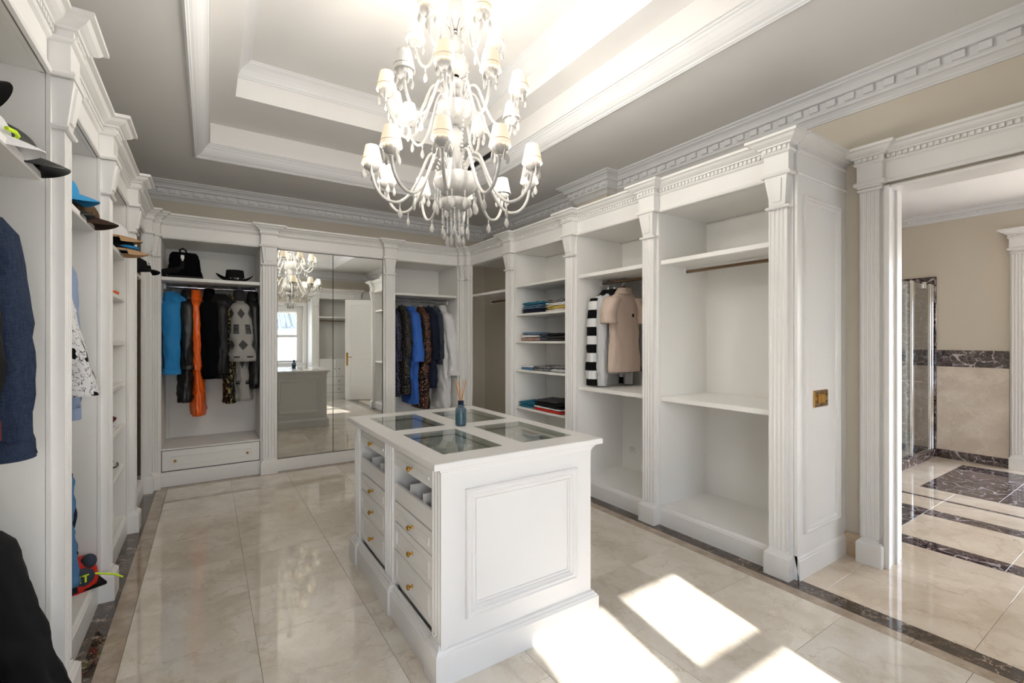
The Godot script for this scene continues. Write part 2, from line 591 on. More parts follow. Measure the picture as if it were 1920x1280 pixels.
func view_and_light() -> void:
	var cam := Camera3D.new()
	cam.name = "camera"
	add_child(cam)
	cam.position = Vector3(0, 1.4, 0)
	cam.rotation_degrees = Vector3(0, -33.3, 0)
	cam.near = 0.05
	cam.far = 200.0
	cam.projection = Camera3D.PROJECTION_FRUSTUM
	cam.size = 2.0 * 0.05 * 640.0 / 868.0
	cam.frustum_offset = Vector2(0, -0.05 * 3.5 / 868.0)
	cam.current = true

	var env := Environment.new()
	var sky := Sky.new()
	var sm := ProceduralSkyMaterial.new()
	sm.sky_top_color = Color(0.50, 0.60, 0.74)
	sm.sky_horizon_color = Color(0.99, 0.99, 0.98)
	sm.sky_curve = 0.25
	sm.ground_bottom_color = Color(0.62, 0.58, 0.52)
	sm.ground_horizon_color = Color(0.80, 0.80, 0.80)
	sm.sun_angle_max = 1.0
	sky.sky_material = sm
	env.sky = sky
	env.background_mode = Environment.BG_SKY
	env.background_energy_multiplier = SKY_ENERGY
	env.ambient_light_source = Environment.AMBIENT_SOURCE_SKY
	env.tonemap_mode = Environment.TONE_MAPPER_LINEAR
	env.tonemap_exposure = EXPOSURE
	env.sdfgi_enabled = true
	env.ssao_enabled = true
	env.ssil_enabled = true
	var we := WorldEnvironment.new()
	we.name = "surroundings"
	we.environment = env
	add_child(we)

	var sun := DirectionalLight3D.new()
	sun.name = "sun"
	sun.light_energy = SUN_ENERGY
	sun.light_color = Color(1.0, 0.995, 0.985)
	sun.light_angular_distance = 0.6
	sun.shadow_enabled = true
	sun.sky_mode = DirectionalLight3D.SKY_MODE_LIGHT_ONLY
	add_child(sun)
	sun.look_at_from_position(Vector3.ZERO, Vector3(0.188, -0.635, -1.0))


func _ready() -> void:
	view_and_light()
	rng.seed = 7
	wrinkle.seed = 11
	wrinkle.frequency = 1.0
	wrinkle.fractal_octaves = 3
	TR = Transform3D(Basis(Vector3.UP, -PI / 2), Vector3(FACE_R, 0, 0))
	TL = Transform3D(Basis(Vector3.UP, PI / 2), Vector3(FACE_L, 0, 0))
	TB = Transform3D(Basis(), Vector3(0, 0, FACE_B))
	make_materials()
	room()
	ceiling()
	floors()
	bathroom()
	wardrobes()
	window_wall()
	island()
	chandelier()
	contents()


var FLAT := v2([0.0, 0.0, 0.003, 0.004, 0.010, 0.004, 0.014, 0.0])


# ---------------------------------------------------------------- the room
func room() -> void:
	var t := 0.16
	setting("wall_back", "beige wall above the wardrobes at the far end", MB.new().box(WALL_L - t, 0, WALL_B - t, WALL_R + t, 3.2, WALL_B), M.beige)
	setting("wall_left", "beige wall behind the left wardrobes", MB.new().box(WALL_L - t, 0, WALL_B, WALL_L, 3.2, 1.44), M.beige)
	# the right wall, 0.2 thick, with the doorway to the bathroom
	var b := MB.new()
	b.box(WALL_R, 0, WALL_B, WALL_R + 0.2, 3.2, -1.12)
	b.box(WALL_R, 0, -0.25, WALL_R + 0.2, 3.2, 1.44)
	b.box(WALL_R, 2.345, -1.12, WALL_R + 0.2, 3.2, -0.25)
	b.box(3.355, 2.45, -3.815, WALL_R, 3.2, -3.365)    # the pier above the wardrobes
	setting("wall_right", "beige wall with a doorway to the bathroom", b, M.beige)
	# wall with the window, behind the camera
	var f := MB.new()
	f.box(WALL_L, 0, WALL_F, -0.98, 3.2, 1.44)
	f.box(0.22, 0, WALL_F, 0.56, 3.2, 1.44)
	f.box(-0.98, 2.20, WALL_F, 0.22, 3.2, 1.44)
	f.box(-0.98, 0, WALL_F, 0.22, 0.765, 1.44)
	f.box(-0.98, 2.04, 1.33, 0.22, 2.20, 1.44)
	f.box(1.92, 0, WALL_F, WALL_R, 3.2, 1.44)
	f.box(0.56, 2.20, WALL_F, 1.92, 3.2, 1.44)
	f.box(0.56, 2.04, 1.33, 1.92, 2.20, 1.44)
	f.box(0.56, 0, WALL_F, 1.92, 0.765, 1.44)
	setting("wall_front", "beige wall round the window that the mirrors reflect", f, M.beige)
	# cornice round the room, breaking forward over the pier
	var loop := v2([WALL_L, WALL_B, WALL_R, WALL_B, WALL_R, -3.815, 3.355, -3.815, 3.355, -3.365, WALL_R, -3.365, WALL_R, WALL_F, WALL_L, WALL_F])
	var pr := v2([0.0, 2.865, 0.010, 2.865, 0.012, 2.873, 0.018, 2.876, 0.026, 2.888, 0.044, 2.903, 0.060, 2.909, 0.064, 2.918, 0.064, 2.922, 0.070, 2.926, 0.070, 2.975, 0.096, 2.978, 0.098, 2.985, 0.103, 2.997, 0.116, 3.012, 0.134, 3.021, 0.143, 3.023, 0.145, 3.031, 0.156, 3.035, 0.164, 3.040, 0.166, 3.05])
	var c := setting("trim_1", "white dentil cornice under the ceiling", MB.new().sweep(loop, 0.0, pr, true), M.crown)
	var dent := MB.new().cbox(-0.0275, 2.929, 0.0, 0.0275, 2.972, 0.021, 0.002).mesh()
	var pitch := 0.1032
	var row := func(a: Vector2, e: Vector2, skip := 0.075) -> void:     # along a wall from a to e, the room on the right
		var d := (e - a).normalized()
		var nn := Vector2(-d.y, d.x)
		var len := a.distance_to(e) - skip * 2
		var k := int(len / pitch)
		for i in k + 1:
			var q: Vector2 = a + d * (skip + (len - k * pitch) / 2 + i * pitch) + nn * 0.068
			put("dentil", dent, M.crown, c, Transform3D(Basis(Vector3.UP, atan2(nn.x, nn.y)), Vector3(q.x, 0, q.y)))
	row.call(loop[0], loop[1]); row.call(loop[1], loop[2]); row.call(loop[3] + Vector2(0, -0.07), loop[4] + Vector2(0, 0.07), 0.03); row.call(loop[5], loop[6]); row.call(loop[6], loop[7])
	# stone skirting beside the doorway
	setting("baseboard_right", "beige marble skirting between wardrobe and doorway", MB.new().box(3.475, 0, -1.345, WALL_R, 0.135, -1.245).sweep(v2([3.475, -1.345, 3.475, -1.245]), 0.135, v2([-0.02, 0, 0.003, 0.0, 0.003, 0.008, -0.012, 0.014, -0.02, 0.014])), M.skirting_stone)


func ceiling() -> void:
	var x0 := -0.095
	var x1 := 2.43
	var z0 := -5.03
	var z1 := 0.18
	var b := MB.new()      # lower soffit round the tray
	b.box(WALL_L - 0.16, CEIL, WALL_B - 0.16, WALL_R + 0.2, 3.2, z0)
	b.box(WALL_L - 0.16, CEIL, z1, WALL_R + 0.2, 3.2, 1.44)
	b.box(WALL_L - 0.16, CEIL, z0, x0, 3.2, z1)
	b.box(x1, CEIL, z0, WALL_R + 0.2, 3.2, z1)
	var c := setting("ceiling", "white stepped tray ceiling", b, M.plaster)
	var o := 0.11
	var ring := func(a: Array, q: Array, y0: float, y1: float) -> MB:    # slabs between an outer and an inner rectangle
		return MB.new().box(a[0], y0, a[2], a[1], y1, q[2]).box(a[0], y0, q[3], a[1], y1, a[3]).box(a[0], y0, q[2], q[0], y1, q[3]).box(q[1], y0, q[2], a[1], y1, q[3])
	var R1 := [x0 + o, x1 - o, z0 + o, z1 - o]
	var R2 := [0.184, 2.117, -4.272, -0.53]
	put("lower_step", ring.call([x0 - 0.1, x1 + 0.1, z0 - 0.1, z1 + 0.1], R1, 3.15, 3.34), M.plaster, c)
	put("upper_soffit", ring.call([x0 - 0.1, x1 + 0.1, z0 - 0.1, z1 + 0.1], R2, 3.33, 3.62), M.plaster, c)
	put("upper_panel", MB.new().box(x0 - 0.1, 3.60, z0 - 0.1, x1 + 0.1, 3.75, z1 + 0.1), M.plaster, c)
	var P1 := v2([x0, z0, x1, z0, x1, z1, x0, z1])
	setting("trim_2", "white moulding framing the ceiling tray", MB.new().sweep(P1, CEIL, v2([-0.012, 0.006, -0.012, -0.012, 0.0, -0.016, 0.006, -0.010, 0.012, -0.008, 0.016, 0.0, 0.030, 0.008, 0.048, 0.024, 0.064, 0.045, 0.076, 0.066, 0.084, 0.074, 0.086, 0.084, 0.096, 0.090, 0.100, 0.100, 0.112, 0.104]), true), M.crown)
	var P2 := v2([R2[0], R2[2], R2[1], R2[2], R2[1], R2[3], R2[0], R2[3]])
	setting("trim_3", "white crown moulding in the upper ceiling tray", MB.new().sweep(P2, 3.50, v2([0.0, -0.018, 0.010, -0.014, 0.012, -0.004, 0.020, 0.0, 0.026, 0.018, 0.040, 0.044, 0.060, 0.066, 0.080, 0.080, 0.086, 0.082, 0.088, 0.09, 0.098, 0.094, 0.1, 0.1]), true), M.crown)
	# slot diffuser in the lower step
	var v := thing("air_vent", "dark narrow slatted air vent in the right side of the ceiling step", "vent", "", Transform3D(Basis(Vector3.UP, -PI / 2), Vector3(x1 - o, 3.215, -4.1)))
	put("frame", MB.new().frame(Vector3(-0.4, -0.03, 0), Vector3.RIGHT, Vector3.UP, 0.8, 0.06, v2([0, 0, 0, 0.006, 0.006, 0.006, 0.008, 0])), M.steel, v)
	put("duct", MB.new().box(-0.394, -0.024, -0.002, 0.394, 0.024, 0.001), M.dark, v)
	for k in 3:
		put("slat", MB.new().box(-0.394, -0.018 + k * 0.015, 0.001, 0.394, -0.0155 + k * 0.015, 0.006), M.gap, v)


# ---------------------------------------------------------------- floors
func floors() -> void:
	var f := setting("floor", "polished cream marble floor with brown marble border", MB.new().box(WALL_L - 0.16, -0.1, WALL_B - 0.16, 3.72, -0.0125, 1.44).box(3.72, -0.1, WALL_B - 0.16, 7.46, -0.0125, 3.2), M.skirting_stone)
	var gap := 0.0016
	var slab := func(called: String, xa: float, za: float, xb: float, zb: float, m: Material) -> void:
		put(called, MB.new().cbox(xa + gap / 2, -0.012, za + gap / 2, xb - gap / 2, 0.0, zb - gap / 2, 0.0006), m, f)
	var xs := [-0.317, 0.19, 0.692, 1.19, 1.69, 2.19, 2.69]
	var zs := [-5.377, -4.92, -4.432, -3.945, -3.452, -2.963, -2.48, -2.005, -1.525, -1.04, -0.562, -0.08, 0.4, 0.75, WALL_F]
	for i in xs.size() - 1:
		for j in zs.size() - 1:
			slab.call("tile", xs[i], zs[j], xs[i + 1], zs[j + 1], M["tile%d" % rng.randi_range(0, 3)])
	# tan line and dark border, in lengths
	for k in 7:
		var za := lerpf(-5.455, WALL_F, k / 7.0)
		var zb := lerpf(-5.455, WALL_F, (k + 1) / 7.0)
		slab.call("border_strip", -0.400, za, -0.317, zb, M.tan)
		slab.call("border_strip", 2.690, za, 2.766, zb, M.tan)
		slab.call("dark_border", -0.60, za, -0.400, zb, M.emperador)
		slab.call("dark_border", 2.766, za, 2.885, zb, M.emperador)
	for k in 4:
		var xa := lerpf(-0.317, 2.69, k / 4.0)
		var xb := lerpf(-0.317, 2.69, (k + 1) / 4.0)
		slab.call("border_strip", xa, -5.455, xb, -5.377, M.tan)
		slab.call("dark_border", xa, -5.60, xb, -5.455, M.emperador)
	# threshold and bathroom
	for q in [[-1.80, -1.205], [-1.205, -0.6], [-0.6, 0.0], [0.0, 0.55], [0.55, WALL_F]]:
		slab.call("tile", 2.885, q[0], 3.46, q[1], M.warm_tile)
		slab.call("tile", 3.46, q[0], 4.02, q[1], M.warm_tile)
	var zz := [-1.845, -1.30, -0.70, -0.1, 0.5, 1.1, 2.0, 3.0]
	for j in zz.size() - 1:
		var za: float = zz[j]
		var zb: float = zz[j + 1]
		slab.call("marble_band", 4.02, za, 4.19, zb, M.levanto)
		slab.call("marble_band", 4.19, za, 4.81, zb, M.levanto if j == 0 else M.warm_tile)
		slab.call("marble_band", 4.81, za, 4.98, zb, M.levanto)
		slab.call("tile", 4.98, za, 5.325, zb, M.warm_tile)
		slab.call("marble_line", 5.325, za, 5.375, zb, M.levanto)
		slab.call("tile", 5.375, za, 5.68, zb, M.warm_tile)
	slab.call("tile", 5.68, -1.845, 7.30, -1.56, M.warm_tile)
	slab.call("tile", 7.05, -1.56, 7.30, 3.0, M.warm_tile)
	slab.call("tile", 5.68, 1.1, 7.05, 3.0, M.warm_tile)
	slab.call("tile", 3.72, WALL_F, 4.02, 3.0, M.warm_tile)
	for j in 5:
		slab.call("marble_panel", 5.68, -1.56 + j * 0.532, 7.05, -1.56 + (j + 1) * 0.532, M.levanto)
	slab.call("shower_floor", 4.4, -3.1, 7.30, -1.86, M.pale_stone)


# ---------------------------------------------------------------- the bathroom beyond the doorway
func bathroom() -> void:
	var x0 := 3.70
	var x1 := 7.30
	var zb := -3.10
	var fw := MB.new()
	fw.box(x1, 0, zb - 0.16, x1 + 0.16, 3.0, -1.0)
	fw.box(x1, 2.34, -1.0, x1 + 0.16, 3.0, 0.95)
	fw.box(x1, 0, 0.95, x1 + 0.16, 3.0, 3.0)
	setting("wall_bathroom_far", "beige far wall of the bathroom with a glazed opening", fw, M.beige)
	setting("wall_bathroom_side", "beige side wall of the bathroom behind the shower", MB.new().box(x0, 0, zb - 0.16, x1, 3.0, zb), M.beige)
	var w := MB.new()
	w.box(x0, 0, 3.0, 4.6, 3.0, 3.2)
	w.box(7.2, 0, 3.0, x1 + 0.16, 3.0, 3.2)
	w.box(4.6, 2.25, 3.0, 7.2, 3.0, 3.2)
	w.box(4.6, 0, 3.0, 7.2, 0.3, 3.2)
	setting("wall_bathroom_front", "beige bathroom wall with a wide window", w, M.beige)
	setting("wall_bathroom_near", "beige bathroom wall behind the window wall of the closet", MB.new().box(WALL_R, 0, 1.44, x0, 3.0, 3.2), M.beige)
	window_frame("window_2", "wide white framed bathroom window out of direct view", 4.6, 7.2, 0.3, 2.25, 3.1, 4, 1)
	var gd := Node3D.new()
	gd.name = "window_4"
	gd.set_meta("kind", "structure")
	gd.set_meta("label", "tall glazed doors in the far bathroom wall out of view")
	add_child(gd)
	for k in 2:
		put("sash", MB.new().frame(Vector3(x1 + 0.06, 0.0, -1.0 + k * 0.975), Vector3.BACK, Vector3.UP, 0.975, 2.34, v2([0.0, -0.02, 0.0, 0.02, 0.06, 0.02, 0.06, -0.02, 0.0, -0.02])), M.white, gd)
		put("pane", MB.new().box(x1 + 0.057, 0.06, -0.94 + k * 0.975, x1 + 0.063, 2.28, -0.085 + k * 0.975), M.pane, gd)
	setting("ceiling_bathroom", "white bathroom ceiling", MB.new().box(x0, 2.90, zb - 0.16, x1 + 0.16, 3.06, 3.2), M.plaster)
	var c := setting("trim_4", "white dentil cornice in the bathroom", MB.new().sweep(v2([x0, zb, x1, zb, x1, 3.0]), 0.0, v2([0.0, 2.80, 0.016, 2.804, 0.02, 2.83, 0.024, 2.832, 0.024, 2.862, 0.045, 2.866, 0.07, 2.885, 0.09, 2.888, 0.09, 2.90, -0.01, 2.90]), false), M.crown)
	var dm := MB.new().box(-0.012, -0.016, -0.028, 0.0, 0.016, 0.028).mesh()
	for k in 38:
		put("dentil", dm, M.crown, c, Transform3D(Basis(), Vector3(x1 - 0.024, 2.845, -2.98 + k * 0.105)))
	# marble on the far wall
	var seg := [-1.84, -1.24]
	single("wall_panel", "pale veined marble dado panel on the bathroom wall", "panel", MB.new().cbox(7.288, 0.1, seg[0], 7.30, 1.084, seg[1], 0.001), M.pale_stone)
	single("marble_band", "dark maroon marble band with white veins above the dado", "stone band", MB.new().cbox(7.284, 1.084, seg[0], 7.30, 1.276, seg[1], 0.002), M.levanto)
	setting("baseboard_bathroom", "dark maroon marble skirting in the bathroom", MB.new().cbox(7.278, 0, seg[0], 7.30, 0.1, seg[1], 0.003), M.levanto)
	# the pilaster of the next doorway
	var p := thing("door_casing", "white fluted casing on the far bathroom wall beyond the dado", "door casing", "", Transform3D(Basis(Vector3.UP, -PI / 2), Vector3(7.30, 0, 0)))
	pilaster(p, -1.236, 0.15, 0.0, false)
	put("header", MB.new().sweep(v2([-1.086, 0.0, 1.0, 0.0]), 0.0, ENTAB + [Vector2(-0.02, 2.36)]), M.white, p)
	# shower: marble lined, a curb, glass and chrome posts
	var lining := thing("shower_wall", "dark maroon marble slabs with white veins lining the shower", "shower wall")
	for k in 3:
		put("slab", MB.new().cbox(7.278, [0.0, 0.72, 1.44][k] + 0.001, -3.1, 7.30, [0.72, 1.44, 2.155][k] - 0.001, -1.842, 0.002), M.levanto, lining)
		put("slab", MB.new().cbox(4.4, [0.0, 0.72, 1.44][k] + 0.001, -3.1, 7.278, [0.72, 1.44, 2.155][k] - 0.001, -3.08, 0.002), M.levanto, lining)
	single("shower_curb", "low dark marble curb along the front of the shower", "curb", MB.new().cbox(4.4, 0, -1.90, 7.278, 0.095, -1.842, 0.004), M.levanto)
	var g := thing("shower_screen", "chrome framed glass shower screen beside the dark marble", "shower screen", "", Transform3D(Basis(), Vector3(0, 0.0955, -1.87)))
	put("fixed_pane", MB.new().box(6.62, 0.012, -0.003, 7.17, 1.95, 0.003), M.grey_glass, g)
	put("door_pane", MB.new().box(5.6, 0.012, -0.02, 6.55, 1.95, -0.014), M.pane, g)
	for q in [[6.575, 0.026], [7.16, 0.02], [7.235, 0.022]]:
		put("post", MB.new().cbox(q[0] - q[1], 0.0, -0.016, q[0] + q[1], 1.962, 0.016, 0.005), M.chrome, g)
	put("bottom_rail", MB.new().cbox(6.6, 0.0, -0.01, 7.2, 0.014, 0.01, 0.002), M.chrome, g)
	put("top_clip", MB.new().cbox(6.96, 1.9, -0.016, 6.985, 1.975, 0.016, 0.003), M.chrome, g)
	var h := thing("grab_rail", "thin chrome bar on the dark marble inside the shower", "rail", "", Transform3D(Basis(Vector3.UP, -PI / 2), Vector3(7.278, 0.86, 0)))
	put("bar", MB.new().tube([Vector3(-2.6, 0.03, 0.07), Vector3(-1.95, 0.03, 0.07)], 0.009, 10), M.chrome, h)
	for q in [-2.5, -2.05]:
		put("bracket", MB.new().tube([Vector3(q, -0.05, 0.0), Vector3(q, -0.05, 0.07), Vector3(q, 0.03, 0.07)], 0.007, 8), M.chrome, h)
	# doorway between the rooms: lining, casing and lintel on the closet side
	var d := Node3D.new()
	d.name = "door_1"
	d.set_meta("kind", "structure")
	d.set_meta("label", "white cased doorway from the closet to the marble bathroom")
	add_child(d)
	d.transform = Transform3D(Basis(Vector3.UP, -PI / 2), Vector3(3.49, 0, 0))
	pilaster(d, -1.255, 0.135, -0.01, false)
	pilaster(d, -0.25, 0.135, -0.01, false)
	var j := put("jamb", MB.new().box(-1.12, 0, -0.215, -1.105, 2.345, 0.004).box(-1.122, 0, -0.012, -1.095, 2.345, 0.022).box(-1.105, 0, -0.15, -1.092, 2.332, -0.10), M.white, d)
	put("strike_plate", MB.new().cbox(-1.1052, 1.0, -0.05, -1.103, 1.16, -0.028, 0.0005), M.brass, j)
	put("strike_slot", MB.new().box(-1.1036, 1.055, -0.045, -1.1026, 1.085, -0.033), M.dark, j)
	put("jamb", MB.new().box(-0.265, 0, -0.215, -0.25, 2.345, 0.004).box(-0.275, 0, -0.012, -0.248, 2.345, 0.022), M.white, d)
	put("lintel", MB.new().box(-1.12, 2.33, -0.215, -0.25, 2.345, 0.004), M.white, d)
	put("header", MB.new().sweep(v2([-1.125, 0.012, -0.245, 0.012]), 0.0, ENTAB + [Vector2(-0.03, 2.36)]), M.white, d)
	var bd := put("dentil_band", beads(-1.12, -0.25, 0.022), M.white, d)
	bd.set_meta("kind", "stuff")
	# door leaf, open into the closet
	var leaf := Node3D.new()
	leaf.name = "door_2"
	leaf.set_meta("kind", "structure")
	leaf.set_meta("label", "white panelled door leaf standing open, gold handle")
	add_child(leaf)
	leaf.transform = Transform3D(Basis(Vector3.UP, PI + atan2(0.41, 0.91)), Vector3(3.44, 0, -0.26))
	put("leaf", MB.new().cbox(0.0, 0.008, -0.02, 0.86, 2.32, 0.02, 0.002), M.white, leaf)
	for s in [-1, 1]:
		for q in [[0.12, 0.95], [1.07, 2.2]]:
			var fr := MB.new()
			if s > 0: fr.frame(Vector3(0.12, q[0], 0.02), Vector3.RIGHT, Vector3.UP, 0.62, q[1] - q[0], FLAT)
			else: fr.frame(Vector3(0.74, q[0], -0.02), Vector3.LEFT, Vector3.UP, 0.62, q[1] - q[0], FLAT)
			put("panel_moulding", fr, M.white, leaf)
		var hd := put("handle", MB.new().cbox(0.795, 0.80, 0.02 * s - 0.004, 0.835, 1.1, 0.02 * s + 0.004, 0.003), M.brass, leaf)
		put("lever", MB.new().tube([Vector3(0.815, 1.0, 0.02 * s), Vector3(0.815, 1.0, 0.06 * s), Vector3(0.79, 1.0, 0.068 * s), Vector3(0.70, 0.995, 0.066 * s)], 0.009, 10), M.brass, hd)


# a casement window in the x-y plane at z, with glass
func window_frame(called: String, label: String, x0: float, x1: float, y0: float, y1: float, z: float, columns: int, bars: int) -> void:
	var w := Node3D.new()
	w.name = called
	w.set_meta("kind", "structure")
	w.set_meta("label", label)
	add_child(w)
	put("frame", MB.new().frame(Vector3(x1, y0, z - 0.03), Vector3.LEFT, Vector3.UP, x1 - x0, y1 - y0, v2([0.0, -0.06, 0.0, 0.0, 0.07, 0.0, 0.07, -0.06, 0.0, -0.06])), M.white, w)
	var inner := x1 - x0 - 0.14
	var cw := inner / columns
	for k in columns:
		var a := x0 + 0.07 + k * cw
		var s := put("sash", MB.new().frame(Vector3(a + cw, y0 + 0.07, z - 0.03), Vector3.LEFT, Vector3.UP, cw, y1 - y0 - 0.14, v2([0.0, -0.05, 0.0, 0.012, 0.065, 0.012, 0.065, -0.05, 0.0, -0.05])), M.white, w)
		for i in bars:
			var yb := y0 + 0.07 + (y1 - y0 - 0.14) * (i + 1) / (bars + 1)
			put("bar", MB.new().box(a + 0.065, yb - 0.03, z - 0.035, a + cw - 0.065, yb + 0.03, z + 0.01), M.white, s)
		put("pane", MB.new().box(a + 0.06, y0 + 0.13, z - 0.003, a + cw - 0.06, y1 - 0.13, z + 0.003), M.pane, s)


# ---------------------------------------------------------------- the three banks of wardrobes
func wardrobes() -> void:
	var at := func(t: Transform3D, s: float) -> Transform3D: return t * Transform3D(Basis(), Vector3(s, 0, 0))
	var sh := func(ys: Array, back := 0.012, th := 0.03) -> Array:
		var r := []
		for y in ys: r.append([y, back, th])
		return r
	# right bank, from the doorway to the corner
	var r1 := unit("wardrobe", "empty tall white wardrobe nearest the doorway, two shelves with rails beneath", at.call(TR, -2.32), 0.82, {
		"shelves": sh.call([2.0, 0.968], 0.012, 0.034), "rails": [[1.935, -0.30, M.bronze], [0.905, -0.30, M.bronze]], "pilasters": [[0.82, 0.145]]})
	unit("wardrobe", "white wardrobe with a beige polo shirt on its upper rail", at.call(TR, -3.25), 0.78, {
		"shelves": sh.call([2.0, 0.968], 0.012, 0.034), "rails": [[1.935, -0.30, M.bronze], [0.905, -0.30, M.bronze]], "pilasters": [[0.78, 0.15]]})
	unit("wardrobe", "white shelf unit holding folded clothes on four shelves", at.call(TR, -4.30), 0.90, {
		"depth": 0.44, "shelves": sh.call([2.0, 1.685, 1.385, 1.07, 0.66], 0.012, 0.024), "pilasters": [[0.90, 0.15]]})
	unit("wardrobe", "empty dark corner wardrobe between folded clothes and hanging dresses", at.call(TR, -5.32), 0.87, {
		"shelves": sh.call([1.985]), "rails": [[1.90, -0.30, M.bronze]], "pilasters": [[0.87, 0.15]], "open_sides": [0]})
	# end panel of the right bank
	var e := put("end_panel", MB.new().box(0.965, 0.0, -0.638, 0.983, 2.59, 0.0), M.white, r1)
	var ez := 0.983
	var X := func(s: float, y: float, d: float) -> Vector3: return Vector3(s, y, d)
	put("panel_moulding", MB.new().frame(X.call(ez, 0.255, -0.07), Vector3(0, 0, -1), Vector3.UP, 0.462, 1.995, PANEL), M.white, e)
	put("plinth", MB.new().sweep(v2([ez, 0.0, ez, -0.638]), 0.0, PLINTH.map(func(p: Vector2) -> Vector2: return Vector2(p.x + 0.012, p.y))), M.white, e)
	put("cornice_return", MB.new().sweep(v2([ez - 0.0075, 0.0, ez - 0.0075, -0.638]), 0.0, ENTAB + [Vector2(-0.01, 2.36)]), M.white, e)
	# left bank, nearest first
	unit("wardrobe", "white wardrobe at the near end of the left bank, holding nothing", at.call(TL, 0.55), 0.80, {
		"shelves": sh.call([2.0, 0.968]), "rails": [[1.93, -0.30, M.bronze]], "pilasters": [[0.80, 0.15]]})
	unit("wardrobe", "white wardrobe with the dark denim jacket, nearest in view on the left", at.call(TL, 1.50), 0.82, {
		"shelves": sh.call([2.0]), "rails": [[1.93, -0.30, M.bronze], [0.93, -0.30, M.bronze]], "pilasters": [[0.82, 0.15]]})
	unit("wardrobe", "white wardrobe with the floral shirt and brown cap, second in view on the left", at.call(TL, 2.47), 0.78, {
		"shelves": sh.call([2.0]), "rails": [[1.93, -0.30, M.bronze], [0.93, -0.30, M.bronze]], "pilasters": [[0.78, 0.15]]})
	unit("wardrobe", "white wardrobe of six narrow shelves with sneakers on top, on the left", at.call(TL, 3.40), 0.90, {
		"shelves": sh.call([2.0, 1.70, 1.39, 1.10, 0.805, 0.515]), "pilasters": [[0.90, 0.15]]})
	unit("wardrobe", "white wardrobe in the far left corner with a black cap on its shelf", at.call(TL, 4.45), 0.87, {
		"shelves": sh.call([1.965]), "rails": [[1.93, -0.30, M.bronze]], "open_sides": [1]})
	# back bank
	var b1 := unit("wardrobe", "white wardrobe full of coats with a wide drawer at its foot", at.call(TB, -0.37), 0.825, {
		"base": 0.36, "shelves": sh.call([2.0], 0.012, 0.034), "rails": [[1.93, -0.29, M.chrome]], "pilasters": [[0.825, 0.16]]})
	put("bench_edge", MB.new().cbox(0.0, 0.345, -0.05, 0.825, 0.362, 0.006, 0.004), M.white, b1)
	put("backing_board", MB.new().cbox(0.03, 0.362, -0.588, 0.80, 1.03, -0.575, 0.003), M.inside, b1)
	put("drawer_gap", MB.new().box(0.0, 0.14, -0.03, 0.825, 0.345, -0.012), M.gap, b1)
	var dr := put("drawer", drawer_front(MB.new(), 0.006, 0.15, 0.819, 0.34, 0.002, 0.07), M.white, b1)
	knob(dr, Transform3D(Basis(), Vector3(0.108, 0.243, 0.002)), M.brass, 0.9)
	knob(dr, Transform3D(Basis(), Vector3(0.708, 0.243, 0.002)), M.brass, 0.9)
	unit("wardrobe", "white wardrobe right of the mirrors with dresses and a white robe", at.call(TB, 1.90), 0.834, {
		"shelves": sh.call([1.975]), "rails": [[1.90, -0.29, M.chrome]], "pilasters": [[-0.15, 0.15]]})
	# wardrobe with the mirrored doors
	var mw := thing("mirrored_wardrobe", "white wardrobe with two tall mirrored doors in the far wall", "wardrobe", "", at.call(TB, 0.615))
	put("carcass", MB.new().box(0.0, 0.0, -0.60, 1.135, 2.385, -0.06), M.inside, mw)
	put("plinth", MB.new().box(0.0, 0.0, -0.06, 1.135, 0.128, 0.0), M.white, mw)
	put("header", MB.new().sweep(v2([0.0, 0.0, 1.135, 0.0]), 0.0, ENTAB + [Vector2(-0.06, 2.36)]), M.white, mw)
	var db := put("dentil_band", beads(0.0, 1.135, 0.010), M.white, mw)
	db.set_meta("kind", "stuff")
	for k in 2:
		var xa := 0.003 + k * 0.566
		var door := put("door", MB.new().box(xa, 0.134, -0.055, xa + 0.563, 2.357, -0.018), M.gap, mw)
		put("mirror_pane", MB.new().box(xa + 0.002, 0.136, -0.018, xa + 0.561, 2.355, -0.013), M.mirror, door)
	# the inner corners
	var cl := thing("corner_pilaster", "white fluted corner pilasters in the far left corner", "pilaster", "", Transform3D(Basis(), Vector3(FACE_L, 0, FACE_B)))
	pilaster(cl, 0.0, 0.115)
	var half := put("return", MB.new().box(-0.16, 0.0, -0.02, 0.0, 2.36, 0.0), M.white, cl, Transform3D(Basis(Vector3.UP, PI / 2), Vector3(0.0, 0, 0.0)))
	half.position = Vector3.ZERO
	pilaster(half, -0.155, 0.13)
	var cr := thing("corner_pilaster", "white fluted corner pilasters in the far right corner", "pilaster", "", Transform3D(Basis(), Vector3(FACE_R, 0, FACE_B)))
	pilaster(cr, -0.128, 0.118)
	half = put("return", MB.new().box(0.0, 0.0, -0.02, 0.155, 2.36, 0.0), M.white, cr, Transform3D(Basis(Vector3.UP, -PI / 2), Vector3.ZERO))
	pilaster(half, 0.02, 0.13)


